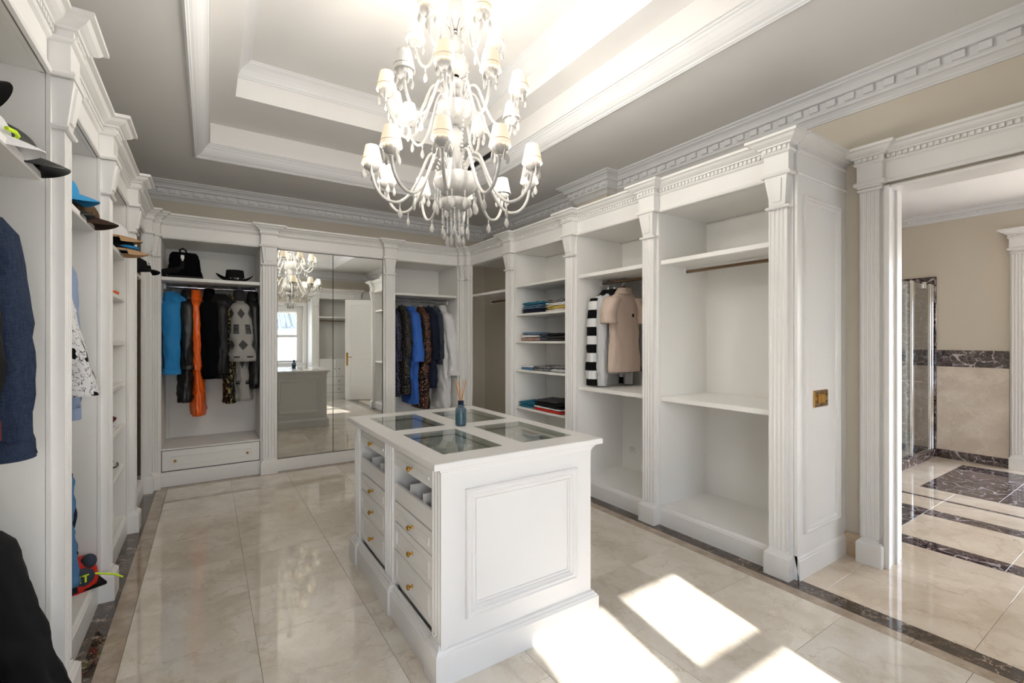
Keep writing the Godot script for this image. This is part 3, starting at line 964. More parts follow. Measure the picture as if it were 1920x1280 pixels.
# ---------------------------------------------------------------- what the mirrors show: window wall, its wardrobe, the yard
func window_wall() -> void:
	window_frame("window_1", "white casement window with four panes, reflected in the mirrors", 0.565, 1.913, 0.772, 2.195, 1.2, 2, 1)
	window_frame("window_3", "second white casement window in the wall opposite the mirrors", -0.975, 0.215, 0.772, 2.195, 1.2, 2, 1)
	setting("trim_5", "deep white window sill", MB.new().cbox(0.52, 0.735, 1.02, 1.96, 0.768, 1.17, 0.004), M.white)
	single("window_casing", "white flat casing round the window reflected in the mirrors", "casing", MB.new().frame(Vector3(2.0, 0.768, WALL_F), Vector3.LEFT, Vector3.UP, 1.52, 1.52, v2([0, 0, 0.0, 0.02, 0.07, 0.026, 0.085, 0.02, 0.09, 0])), M.white)
	# wardrobe beside the window, facing the mirrors
	var t := Transform3D(Basis(Vector3.UP, PI), Vector3(2.95, 0, 0.50))
	var u := unit("wardrobe", "white wardrobe with drawers beside the window, seen in the mirror", t, 0.78, {
		"base": 0.95, "shelves": [[1.945, 0.012, 0.04]], "rails": [[1.85, -0.3, M.bronze]], "pilasters": [[0.78, 0.16], [-0.16, 0.16]]})
	put("end_panel", MB.new().box(0.925, 0.0, -0.59, 0.945, 2.57, 0.0), M.white, u)
	put("filler", MB.new().box(-0.54, 0.0, -0.02, -0.16, 2.57, 0.0), M.white, u)
	put("chest", MB.new().box(0.0, 0.14, -0.55, 0.78, 0.92, -0.022), M.gap, u)
	for q in [[0.145, 0.315], [0.32, 0.515], [0.52, 0.925]]:
		for k in 2:
			if q[1] < 0.9 and k == 1: continue
			var xa: float = 0.004 + k * 0.389
			var d := put("door" if q[1] > 0.9 else "drawer", drawer_front(MB.new(), xa, q[0], xa + (0.384 if q[1] > 0.9 else 0.772), q[1], 0.0), M.white, u)
			knob(d, Transform3D(Basis(), Vector3(0.34 if k == 0 else 0.44, 0.71 if q[1] > 0.9 else (q[0] + q[1]) / 2, 0.0)), M.bronze)
	put("filler", MB.new().box(0.0, 0.0, -0.5, 0.01, 0.14, -0.02), M.white, u)
	# outside
	setting("ground", "pale paving outside the window", MB.new().box(-14, -0.5, 1.6, 20, -0.3, 40), plain(col(196, 190, 180), 0.9))
	var h := thing("house", "low white house with a grey tiled roof outside, seen in the mirror", "house", "", Transform3D(Basis(), Vector3(2.5, -0.3, 9.0)))
	put("wall", MB.new().box(-1.2, 0.0, 0.0, 1.6, 2.05, 5.0), plain(col(190, 192, 196), 0.9), h)
	var rf := put("roof", MB.new().box(-1.4, 2.05, -0.5, 1.8, 2.13, 0.1), plain(col(120, 124, 130), 0.9), h)
	var tile := MB.new().tube([Vector3(0, 2.13, -0.5), Vector3(0, 4.3, 3.0)], 0.085, 8).mesh()
	for k in 16:
		put("roof_tile_row", tile, plain(col(104, 110, 118), 0.8) if k == 0 else rf.get_child(0).material_override, rf, Transform3D(Basis(), Vector3(-1.3 + k * 0.2, 0, 0)))
	var zig := MB.new()
	for k in 10:
		zig.tri(Vector3(-1.3 + k * 0.3, 2.05, -0.5), Vector3(-1.15 + k * 0.3, 1.86, -0.5), Vector3(-1.0 + k * 0.3, 2.05, -0.5))
		zig.tri(Vector3(-1.3 + k * 0.3, 2.05, -0.49), Vector3(-1.0 + k * 0.3, 2.05, -0.49), Vector3(-1.15 + k * 0.3, 1.86, -0.49))
	put("valance", zig, M.plastic, h)
	var p := thing("palm_tree", "green palm tree behind the house roof, seen in the mirror", "palm tree", "", Transform3D(Basis(), Vector3(3.4, -0.3, 15.5)))
	put("trunk", MB.new().tube([Vector3(0, 0, 0), Vector3(0.1, 2.5, 0), Vector3(0, 5.2, 0)], [0.22, 0.17, 0.13], 10), plain(col(110, 92, 70), 0.9), p)
	var green := plain(col(92, 130, 50), 0.6)
	for k in 34:
		var a := k * 2.4
		var tilt := 0.9 - 1.5 * (k / 34.0)
		var f := MB.new()
		var rows := []
		for i in 7:
			var s := i / 6.0
			var r := 2.2 * s
			var y := 5.2 + r * tilt - 0.55 * r * s
			var c := Vector3(cos(a) * r, y, sin(a) * r)
			var wv := Vector3(-sin(a), 0, cos(a)) * (0.22 * sin(PI * minf(0.08 + s, 1.0)) + 0.01)
			rows.append(PackedVector3Array([c - wv + Vector3(0, -0.08, 0), c, c + wv + Vector3(0, -0.08, 0)]))
		f.grid(rows)
		put("frond", f, green, p)


# ---------------------------------------------------------------- the island
func island() -> void:
	var x0 := 0.76
	var x1 := 1.647
	var z0 := -3.05
	var z1 := -1.71
	var root := thing("island", "white dressing island with drawers and four glass panes in its top", "island")
	# top: a slab with four openings
	var top := MB.new()
	var X := [0.750, 0.847, 1.152, 1.267, 1.577, 1.657]
	var Z := [-3.06, -2.93, -2.452, -2.328, -1.832, -1.698]
	for i in 5:
		for j in 5:
			if i in [1, 3] and j in [1, 3]: continue
			top.box(X[i], 0.88, Z[j], X[i + 1], 0.905, Z[j + 1])
	top.sweep(v2([X[0], Z[0], X[0], Z[5], X[5], Z[5], X[5], Z[0]]), 0.0, v2([0.0, 0.877, 0.003, 0.88, 0.003, 0.902, 0.0, 0.905]), true)
	put("top", top, M.white, root)
	for i in [1, 3]:
		for j in [1, 3]:
			var well := put("display_tray", MB.new().box(X[i] - 0.01, 0.825, Z[j] - 0.01, X[i + 1] + 0.01, 0.835, Z[j + 1] + 0.01)
				.box(X[i] - 0.012, 0.83, Z[j] - 0.012, X[i], 0.878, Z[j + 1] + 0.012).box(X[i + 1], 0.83, Z[j] - 0.012, X[i + 1] + 0.012, 0.878, Z[j + 1] + 0.012)
				.box(X[i], 0.83, Z[j] - 0.012, X[i + 1], 0.878, Z[j]).box(X[i], 0.83, Z[j + 1], X[i + 1], 0.878, Z[j + 1] + 0.012), M.inside, root)
			var div := MB.new()
			var zm: float = (Z[j] + Z[j + 1]) / 2
			div.box(X[i], 0.835, zm - 0.004, X[i + 1], 0.868, zm + 0.004)
			for s in 2:
				var xm := lerpf(X[i], X[i + 1], (s + 1) / 3.0)
				div.box(xm - 0.004, 0.835, Z[j], xm + 0.004, 0.868, Z[j + 1])
			put("divider", div, M.inside, well)
			put("felt_edge", MB.new().frame(Vector3(X[i], 0.879, Z[j + 1]), Vector3.RIGHT, Vector3.FORWARD, X[i + 1] - X[i], Z[j + 1] - Z[j], v2([0.0, -0.006, 0.0, 0.0, 0.008, 0.0, 0.008, -0.006])), M.gap, well)
			put("glass_pane", MB.new().box(X[i] + 0.0005, 0.899, Z[j] + 0.0005, X[i + 1] - 0.0005, 0.9045, Z[j + 1] - 0.0005), M.green_glass, root)
	var bx0 := x0 + 0.038
	var bx1 := x1 - 0.03
	var bz0 := z0 + 0.028
	var bz1 := z1 - 0.028
	# cornice under the top and plinth, right round
	var loop := v2([bx0, bz0, bx0, bz1, bx1, bz1, bx1, bz0])
	put("cornice", MB.new().sweep(loop, 0.0, v2([0.0, 0.846, 0.006, 0.848, 0.008, 0.858, 0.014, 0.861, 0.016, 0.877]), true), M.white, root)
	var foot := v2([x0 + 0.012, z0, x0 + 0.012, z1, x1, z1, x1, z0])
	put("plinth", MB.new().sweep(foot, 0.0, v2([0.0, 0.0, 0.0, 0.11, -0.005, 0.116, -0.008, 0.122, -0.014, 0.126, -0.018, 0.134, -0.028, 0.138, -0.03, 0.146]), true), M.white, root)
	# carcass: right side, ends and core
	put("carcass", MB.new().box(bx1 - 0.02, 0.1, bz0, bx1, 0.88, bz1).box(bx0, 0.1, bz0, bx1 - 0.02, 0.88, bz0 + 0.02).box(bx0, 0.1, bz1 - 0.02, bx1 - 0.02, 0.88, bz1).box(1.25, 0.1, bz0 + 0.02, bx1 - 0.02, 0.79, bz1 - 0.02).box(bx0 + 0.03, 0.1, bz0 + 0.02, 1.25, 0.55, bz1 - 0.02).box(bx0, 0.84, bz0, bx0 + 0.02, 0.88, bz1), M.white, root)
	for s in [1, -1]:
		var fr := MB.new()
		if s > 0: fr.frame(Vector3(0.905, 0.225, bz1), Vector3.RIGHT, Vector3.UP, 0.617, 0.548, PANEL)
		else: fr.frame(Vector3(1.517, 0.225, bz0), Vector3.LEFT, Vector3.UP, 0.617, 0.548, PANEL)
		var m2 := v2([0.05, 0.0, 0.052, 0.005, 0.058, 0.005, 0.06, 0.0])
		if s > 0: fr.frame(Vector3(0.905, 0.225, bz1), Vector3.RIGHT, Vector3.UP, 0.617, 0.548, m2)
		put("panel_moulding", fr, M.white, root)
	# drawer side, facing -x: local x runs towards the camera
	var t := Transform3D(Basis(Vector3.UP, -PI / 2), Vector3(bx0, 0, 0))
	for q in [[-1.822, -1.716], [-2.442, -2.318], [-3.044, -2.938]]:
		var a: float = q[0]
		var b: float = q[1]
		var pl := put("pilaster", MB.new().ext(flutes(a + 0.006, b - 0.006, -0.02, 0.010, 3), 0.14, 0.86), M.white, root, t)
		put("plinth_block", MB.new().sweep(v2([a - 0.012, -0.02, a - 0.012, 0.038, b + (0.012 if b < -1.72 else 0.009), 0.038, b + (0.012 if b < -1.72 else 0.009), -0.02]), 0.0, BLOCK), M.white, pl)
	for q in [[-2.318, -1.822], [-2.938, -2.442]]:
		var a: float = q[0] + 0.004
		var b: float = q[1] - 0.004
		var mid := (a + b) / 2
		put("side_board", MB.new().box(a - 0.012, 0.14, -0.42, a - 0.001, 0.85, -0.002), M.white, root, t)
		put("side_board", MB.new().box(b + 0.001, 0.14, -0.42, b + 0.012, 0.85, -0.002), M.white, root, t)
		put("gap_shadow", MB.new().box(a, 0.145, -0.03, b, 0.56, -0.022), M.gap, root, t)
		var list := [[0.762, 0.838, 0.8], [0.478, 0.575, 0.525], [0.336, 0.472, 0.382], [0.172, 0.33, 0.235]]
		for k in 4:
			var d := put("drawer", drawer_front(MB.new(), a, list[k][0], b, list[k][1], 0.0, 0.04), M.white, root, t)
			knob(d, Transform3D(Basis(), Vector3(mid + 0.01, (list[k][0] + list[k][1]) / 2, 0.0)), M.brass, 0.95)
		# open tray with a glass-fronted divider
		put("tray_front", MB.new().cbox(a, 0.582, -0.02, b, 0.668, -0.002, 0.002), M.white, root, t)
		var tray := put("open_tray", MB.new().box(a, 0.60, -0.40, b, 0.61, -0.02).box(a, 0.60, -0.41, b, 0.76, -0.40), M.inside, root, t)
		for s in 2:
			put("tray_divider", MB.new().box(lerpf(a, b, 0.36 + s * 0.33) - 0.005, 0.61, -0.40, lerpf(a, b, 0.36 + s * 0.33) + 0.005, 0.70, -0.02), M.white, tray)


# ---------------------------------------------------------------- the chandelier
func chandelier() -> void:
	var ax := Vector3(1.167, 0, -2.357)
	var root := thing("chandelier", "large tiered white glass chandelier with pleated shades and pendant drops", "chandelier", "", Transform3D(Basis(), ax))
	# stem of turned glass pieces, from the ceiling down: each [name, material, profile]
	put("canopy", MB.new().lathe(v2([0.01, 3.52, 0.03, 3.53, 0.05, 3.56, 0.075, 3.585, 0.08, 3.60]), 24), M.milk, root)
	put("rod", MB.new().tube([Vector3(0, 2.05, 0), Vector3(0, 3.56, 0)], 0.008, 8), M.chrome, root)
	var vase := func(y0: float, y1: float, r: float, shape: Array) -> void:
		var pr := []
		for k in range(0, shape.size(), 2): pr.append(Vector2(shape[k] * r, lerpf(y0, y1, shape[k + 1])))
		put("glass_baluster", MB.new().lathe(pr, 24, Vector3.ZERO, 8, 0.025), M.milk, root)
	var egg := [0.25, 0.0, 0.7, 0.12, 0.95, 0.3, 1.0, 0.45, 0.9, 0.62, 0.6, 0.82, 0.3, 1.0]
	var bal := [0.5, 0.0, 0.75, 0.06, 0.9, 0.16, 1.0, 0.28, 0.85, 0.42, 0.5, 0.55, 0.45, 0.62, 0.7, 0.7, 0.95, 0.8, 0.8, 0.9, 0.4, 1.0]
	vase.call(3.14, 3.36, 0.046, [0.35, 0.0, 0.8, 0.1, 1.0, 0.35, 0.9, 0.65, 0.55, 0.9, 0.35, 1.0])
	vase.call(3.36, 3.52, 0.03, bal)
	vase.call(2.995, 3.12, 0.05, egg)
	vase.call(2.73, 2.875, 0.042, bal)
	vase.call(2.33, 2.59, 0.046, bal)
	for y in [3.125, 2.985, 2.60, 2.195]:
		put("collar", MB.new().lathe(v2([0.012, 0.0, 0.026, 0.002, 0.028, 0.008, 0.02, 0.014, 0.022, 0.018, 0.012, 0.022]), 20, Vector3(0, y - 0.012, 0)), M.chrome, root)
	var bowl := func(y0: float, y1: float, r: float) -> void:
		var h := y1 - y0
		put("bowl", MB.new().lathe([Vector2(0.02, y0), Vector2(r * 0.6, y0 + h * 0.08), Vector2(r * 0.92, y0 + h * 0.35), Vector2(r, y0 + h * 0.7), Vector2(r * 0.96, y1), Vector2(r * 0.9, y1 - 0.003), Vector2(r * 0.5, y0 + h * 0.7), Vector2(0.02, y0 + h * 0.6)], 40, Vector3.ZERO, 10, 0.035), M.milk, root)
	bowl.call(2.885, 2.972, 0.074)
	bowl.call(2.605, 2.715, 0.105)
	bowl.call(2.205, 2.322, 0.122)
	bowl.call(2.125, 2.185, 0.088)
	put("finial", MB.new().lathe(v2([0.002, 2.06, 0.016, 2.075, 0.022, 2.095, 0.012, 2.115, 0.02, 2.125]), 16), M.milk, root)
	# shared shapes
	var drop := MB.new().lathe(v2([0.0005, -0.062, 0.007, -0.059, 0.0125, -0.049, 0.0145, -0.040, 0.0125, -0.028, 0.0065, -0.013, 0.0015, -0.002, 0.0005, 0.0]), 10).mesh()
	var link := MB.new().ball(Vector3(0, 0, 0), Vector3(0.0055, 0.0055, 0.0055), 8, 6).mesh()
	var cup := MB.new().lathe(v2([0.008, -0.022, 0.020, -0.018, 0.036, -0.008, 0.043, 0.006, 0.040, 0.016, 0.045, 0.022, 0.040, 0.020, 0.030, 0.006, 0.010, 0.0]), 30, Vector3.ZERO, 10, 0.05).mesh()
	var ring := MB.new().lathe(v2([0.008, -0.03, 0.013, -0.028, 0.013, -0.022, 0.008, -0.02]), 12).mesh()
	var candle := MB.new().lathe_hard(v2([0.010, 0.0, 0.010, 0.05, 0.004, 0.052]), 12).mesh()
	var shade := MB.new().lathe(v2([0.0545, 0.0, 0.0345, 0.098, 0.030, 0.1]), 120, Vector3.ZERO, 30, 0.016).mesh()
	var trim := MB.new().lathe(v2([0.0512, 0.0225, 0.0524, 0.0235, 0.0512, 0.0255]), 40).mesh()
	var flame := MB.new().lathe(v2([0.0005, 0.05, 0.006, 0.052, 0.010, 0.062, 0.009, 0.072, 0.004, 0.084, 0.0005, 0.09]), 10).mesh()
	var hang := func(parent: Node3D, at: Vector3, k: int, s := 1.0) -> void:
		for i in k: put("bead", link, M.crystal, parent, Transform3D(Basis(), at - Vector3(0, 0.006 + i * 0.011, 0)))
		put("crystal_drop", drop, M.milk, parent, Transform3D(Basis().scaled(Vector3(s, s, s * 0.6)).rotated(Vector3.UP, rng.randf() * TAU), at - Vector3(0, k * 0.011, 0)))
	# tiers: [shade height, radius, arm (r, y) relative to shade centre, angles, dead lamps]
	var tiers := [
		[2.385, 0.45, [0.04, -0.09, 0.065, -0.005, 0.095, 0.045, 0.125, 0.05, 0.155, 0.02, 0.20, -0.09, 0.25, -0.185, 0.305, -0.235, 0.36, -0.235, 0.405, -0.205, 0.437, -0.15, 0.45, -0.085], [196, 232, 160, 268, 124, 88, 52, 13, 338, 304], [8], 1.1],
		[2.785, 0.375, [0.04, -0.10, 0.06, -0.02, 0.085, 0.025, 0.11, 0.03, 0.14, 0.0, 0.18, -0.10, 0.22, -0.18, 0.262, -0.215, 0.305, -0.215, 0.342, -0.18, 0.366, -0.13, 0.375, -0.085], [194, 159, 124, 89, 52, 1, 320, 284, 248, 226], [1, 5], 0.95],
		[3.165, 0.24, [0.02, -0.10, 0.035, -0.03, 0.055, 0.01, 0.078, 0.01, 0.10, -0.04, 0.125, -0.13, 0.15, -0.19, 0.18, -0.205, 0.208, -0.185, 0.228, -0.14, 0.24, -0.085], [153, 81, 225, 9, 297], [], 0.5]]
	for t in tiers:
		var h: float = t[0]
		for k in t[3].size():
			var deg: float = t[3][k]
			var d := Vector3(cos(deg_to_rad(deg)), 0, sin(deg_to_rad(deg)))
			var pts := []
			for i in range(0, t[2].size(), 2): pts.append(d * t[2][i] + Vector3(0, h + t[2][i + 1], 0))
			var cv := Curve3D.new()
			for i in pts.size():
				var tg: Vector3 = (pts[mini(i + 1, pts.size() - 1)] - pts[maxi(i - 1, 0)]) / 6.0
				cv.add_point(pts[i], -tg, tg)
			cv.bake_interval = 0.02
			var arm := put("arm", MB.new().tube(Array(cv.get_baked_points()), 0.0088, 8), M.milk, root)
			var low: Vector3 = pts[7] + Vector3(0, -0.008, 0)
			hang.call(arm, low, 2)
			var tip: Vector3 = pts[-1] + Vector3(0, 0.02, 0)
			put("ferrule", ring, M.chrome, arm, Transform3D(Basis(), tip))
			put("candle", candle, M.milk, arm, Transform3D(Basis(), tip))
			var at := Transform3D(Basis(Vector3.UP, rng.randf()), tip)
			var bob := put("bobeche", cup, M.milk, root, at)
			for q in 4:
				var a := TAU * q / 4.0 + 0.5
				hang.call(bob, Vector3(cos(a) * 0.042, 0.006, sin(a) * 0.042), 1, 0.92)
			var lit: bool = not k in t[4]
			var sd := put("lamp_shade", shade, M.lit_shade if lit else M.shade, root, Transform3D(Basis(), Vector3(tip.x, h - 0.048, tip.z)))
			put("trim", trim, M.shade_trim, sd)
			put("bulb", flame, M.bulb if lit else M.dead_bulb, root, Transform3D(Basis(), tip))
			if lit:
				var l := OmniLight3D.new()
				l.name = "lamp_light"
				l.light_energy = LAMP_ENERGY * t[5]
				l.light_color = Color(1.0, 0.985, 0.95)
				l.light_size = 0.006
				l.omni_range = 9.0
				l.omni_attenuation = 2.0
				l.shadow_enabled = true
				root.add_child(l, true)
				l.position = tip + Vector3(0, 0.069, 0)
	# strings of beads between the bowls and under the lowest one
	for q in [[0.074, 2.90, 0.105, 2.70, 8], [0.105, 2.62, 0.12, 2.33, 8]]:
		for k in q[4]:
			var a: float = TAU * k / q[4]
			var dd := Vector3(cos(a), 0, sin(a))
			var mb := MB.new()
			for i in 14:
				var f := i / 13.0
				mb.ball(dd * (lerpf(q[0], q[2], f) - 0.03 * sin(PI * f)) + Vector3(0, lerpf(q[1], q[3], f), 0), Vector3.ONE * 0.0065, 6, 4)
			put("bead_string", mb, M.crystal, root)
	for k in 12:
		var a := TAU * k / 12.0
		var dd := Vector3(cos(a), 0, sin(a)) * (0.08 if k % 2 == 0 else 0.045)
		var n := 7 if k % 2 == 0 else 11
		var mb := MB.new()
		for i in n: mb.ball(dd + Vector3(0, 2.12 - i * 0.012, 0), Vector3.ONE * 0.006, 6, 4)
		put("bead_string", mb, M.crystal, root)
		hang.call(root, dd + Vector3(0, 2.12 - n * 0.012, 0), 0, 1.05)
	for k in 10:
		var a := TAU * (k + 0.5) / 10.0
		hang.call(root, Vector3(cos(a) * 0.115, 2.215, sin(a) * 0.115), 3, 1.15)
	hang.call(root, Vector3(0, 2.055, 0), 6, 1.2)


# ---------------------------------------------------------------- clothes
var HANG := {}     # shared hanger shapes


func key_at(keys: Array, t: float) -> Array:     # keys of [t, a, b], smoothed between
	for i in keys.size() - 1:
		if t <= keys[i + 1][0]:
			var f := smoothstep(0.0, 1.0, (t - keys[i][0]) / maxf(keys[i + 1][0] - keys[i][0], 1e-6))
			return [lerpf(keys[i][1], keys[i + 1][1], f), lerpf(keys[i][2], keys[i + 1][2], f)]
	return [keys[-1][1], keys[-1][2]]


# a surface of rings round a spine: rings of [centre, half z, half x], wrinkled; open below
func loft(rings: Array, amp: float, seed_: float, n := 30, ripple := 5.0, close_top := true) -> MB:
	var rows := []
	for j in rings.size():
		var c: Vector3 = rings[j][0]
		var row := PackedVector3Array()
		var grow := clampf(float(j) / rings.size() * 1.6, 0.15, 1.0)
		for i in n + 1:
			var a := -TAU * (i % n) / n
			var ca := cos(a)
			var sa := sin(a)
			var w := wrinkle.get_noise_3d(ca * ripple + seed_, c.y * 5.0 + seed_ * 3.1, sa * ripple) * amp * grow * 2.0 + wrinkle.get_noise_3d(ca * 2.0 + seed_ * 2.0, c.y * 18.0, sa * 2.0) * amp * 0.5
			row.append(c + Vector3((rings[j][2] + w) * sa, 0, (rings[j][1] + w) * signf(ca) * pow(absf(ca), 0.75)))
		rows.append(row)
	if close_top:
		var first: Vector3 = rings[0][0]
		var cap := PackedVector3Array()
		for i in n + 1: cap.append(first)
		rows.push_front(cap)
	var last: Vector3 = rings[-1][0]
	var inner := PackedVector3Array()
	var end := PackedVector3Array()
	var up := Vector3(0, 0.012, 0)
	for i in n + 1:
		inner.append(rows[-1][i].lerp(last, 0.16) + up * 0.6)
		end.append(last + up * 2.0)
	rows.append(inner)
	rows.append(end)
	rows.reverse()
	return MB.new().grid(rows, true)


# Garment on a hanger. Local frame: x along the rail, z out of the wardrobe, the hook's top at the origin.
# o: len, width (half breadth), thick, flare, sleeve (length, 0 none), sleeve_r, out (how far the sleeve stands off), collar, mat, sleeve_mat, amp, seed, hook
func garment(called: String, label: String, category: String, at: Transform3D, o: Dictionary, group := "clothes on the rails") -> Node3D:
	var root := thing(called, label, category, group, at)
	var L: float = o.len
	var hw: float = o.get("width", 0.21)
	var th: float = o.get("thick", 0.07)
	var fl: float = o.get("flare", 1.1)
	var amp: float = o.get("amp", 0.015)
	var sd: float = o.get("seed", 1.0)
	var drop: float = o.get("drop", 0.112)
	var waist: float = o.get("waist", 1.0)
	var lean: float = o.get("lean", 0.0)
	var keys := [[0.0, 0.055, 0.05], [0.02, 0.10, 0.05], [0.062, hw - 0.03, 0.048], [0.105, hw, 0.055], [0.3, hw * 1.0, th], [0.5, hw * 0.97 * waist, th * 1.02], [0.8, hw * lerpf(1.0, fl, 0.6), th * lerpf(1.0, fl, 0.6)], [1.0, hw * fl, th * fl]]
	var scale_top := 0.85 / maxf(L - drop, 0.3)
	var rings := []
	var m := 34
	for j in m + 1:
		var t := float(j) / m
		t = t * t * 0.45 + t * 0.55
		var kt := t
		if t * (L - drop) < 0.85 * 0.3: kt = t * (L - drop) / 0.85      # shoulders keep their size on long garments
		else: kt = lerpf(0.3, 1.0, (t * (L - drop) - 0.255) / maxf(L - drop - 0.255, 0.01))
		var q := key_at(keys, kt)
		rings.append([Vector3(lean * t, -drop - t * (L - drop), o.get("shift", 0.0) * t), q[0], q[1]])
	var body := put("body", loft(rings, amp, sd, 40, 4.0), o.mat, root)
	if o.get("sleeve", 0.0) > 0.0:
		var sl: float = o.sleeve
		var sr: float = o.get("sleeve_r", 0.058)
		for s in [1, -1]:
			var out: float = o.get("out", 0.05)
			var rg := []
			for j in 17:
				var t := j / 16.0
				var y: float = -drop - 0.055 - t * sl
				var z: float = hw - 0.05 + out * sin(minf(t * 2.2, PI / 2)) + o.get("kick", 0.0) * t * t
				var r: float = lerpf(sr * 1.12, sr * o.get("cuff", 0.82), t) * (0.72 if j == 0 else 1.0)
				rg.append([Vector3(o.get("side", 0.01) * sin(t * 2.0) + lean * t * 0.5, y, s * z), r, r * o.get("flat", 0.95)])
			put("sleeve", loft(rg, amp * 0.8, sd + s * 5.3, 22, 2.0), o.get("sleeve_mat", o.mat), root)
			if o.get("cuffs", false):
				var e: Vector3 = rg[16][0]
				put("cuff", loft([[e + Vector3(0, 0.045, 0), rg[15][1] * 1.1, rg[15][2] * 1.12], [e + Vector3(0, -0.012, 0), rg[16][1] * 1.14, rg[16][2] * 1.16]], 0.002, sd, 20), o.get("cuff_mat", o.mat), root)
	var kind: String = o.get("collar", "none")
	if kind == "hood":
		var rg := []
		for j in 9:
			var t := j / 8.0
			rg.append([Vector3(0.03 * t, -drop + 0.045 - t * 0.17, 0.05 + 0.05 * t), 0.05 + 0.09 * sin(t * 2.6), 0.045 + 0.055 * sin(t * 2.6)])
		put("hood", loft(rg, 0.022, sd + 2.0, 26, 4.0), o.mat, root)
	elif kind != "none":
		var hgt: float = {"stand": 0.075, "shirt": 0.03, "roll": 0.095, "robe": 0.06}[kind]
		var rg := []
		for j in 6:
			var t := j / 5.0
			rg.append([Vector3(0, -drop + hgt * (1.0 - t) - 0.03 * t, 0.012 * t), lerpf(0.062, 0.10, t), lerpf(0.046, 0.062, t)])
		put("collar", loft(rg, 0.007, sd + 3.0, 22, 3.0, false), o.get("collar_mat", o.mat), root)
	for q in o.get("buttons", []):
		put("button", MB.new().ball(Vector3.ZERO, Vector3(0.007, 0.007, 0.004), 10, 5), q[1], root, Transform3D(Basis(), q[0]))
	if not o.get("no_hanger", false):
		if HANG.is_empty():
			var pts := []
			for k in 10:
				var a := lerpf(-0.5, PI + 0.2, k / 9.0)
				pts.append(Vector3(cos(a) * 0.019, sin(a) * 0.019 - 0.006, 0))
			pts.reverse()
			pts.append(Vector3(0.010, -0.03, 0)); pts.append(Vector3(0.0, -0.045, 0)); pts.append(Vector3(0.0, -0.115, 0))
			HANG.hook = MB.new().tube(pts, 0.0022, 8).mesh()
			HANG.bar = MB.new().tube([Vector3(0, -0.178, -0.165), Vector3(0, -0.14, -0.09), Vector3(0, -0.112, 0), Vector3(0, -0.14, 0.09), Vector3(0, -0.178, 0.165)], [0.008, 0.011, 0.014, 0.011, 0.008], 8).tube([Vector3(0, -0.125, 0), Vector3(0, -0.09, 0), Vector3(0, -0.06, 0)], [0.026, 0.02, 0.010], 10).mesh()
		var hg := put("hanger", HANG.bar, o.get("hanger", M.wood), root)
		put("hook", HANG.hook, M.steel, hg)
	return root


# a peaked cap: dome, peak; local z points where the peak points
func cap(label: String, at: Transform3D, crown: Material, peak: Material, group := "caps on the upper shelves", o := {}) -> Node3D:
	var root := thing("cap", label, "cap", group, at)
	var rows := []
	for j in 9:
		var b := PI / 2 * j / 8.0
		var row := PackedVector3Array()
		for i in 29:
			var a := -TAU * i / 28.0
			var sq: float = 1.0 - o.get("sag", 0.1) * (0.5 + 0.5 * sin(a * 2 + 1.0)) * sin(b)
			row.append(Vector3(0.082 * cos(b) * sin(a), 0.115 * pow(sin(b), 0.8) * sq + 0.002, 0.098 * cos(b) * cos(a)))
		row.reverse()
		rows.append(row)
	put("crown", MB.new().grid(rows, true, true), crown, root)
	put("top_button", MB.new().ball(Vector3(0, 0.112, 0), Vector3(0.008, 0.005, 0.008), 8, 5), peak, root)
	var up := []
	var lo := []
	for j in 7:
		var t := j / 6.0
		var ru := PackedVector3Array()
		var rl := PackedVector3Array()
		for i in 17:
			var a := lerpf(-1.25, 1.25, i / 16.0)
			var len: float = o.get("peak", 0.075) * sqrt(maxf(cos(a * 1.22), 0.0))
			var p := Vector3(sin(a) * 0.083, 0.012, cos(a) * 0.097) + Vector3(sin(a) * 0.02, -0.2 * len * t - 0.035 * sin(a) * sin(a) * t, len) * t
			ru.append(p)
			rl.append(p - Vector3(0, 0.0035, 0))
		up.append(ru)
		lo.append(rl)
	var pk := MB.new().grid(up, false, true).grid(lo)
	var edge := []
	for q in [up[6], lo[6]]: edge.append(q)
	pk.grid(edge, false, true)
	put("peak", pk, peak, root)
	put("band", MB.new().lathe(v2([0.091, 0.0, 0.0925, 0.006, 0.091, 0.014]), 28), peak, root, Transform3D(Basis().scaled(Vector3(0.91, 1, 1.08)), Vector3.ZERO))
	return root


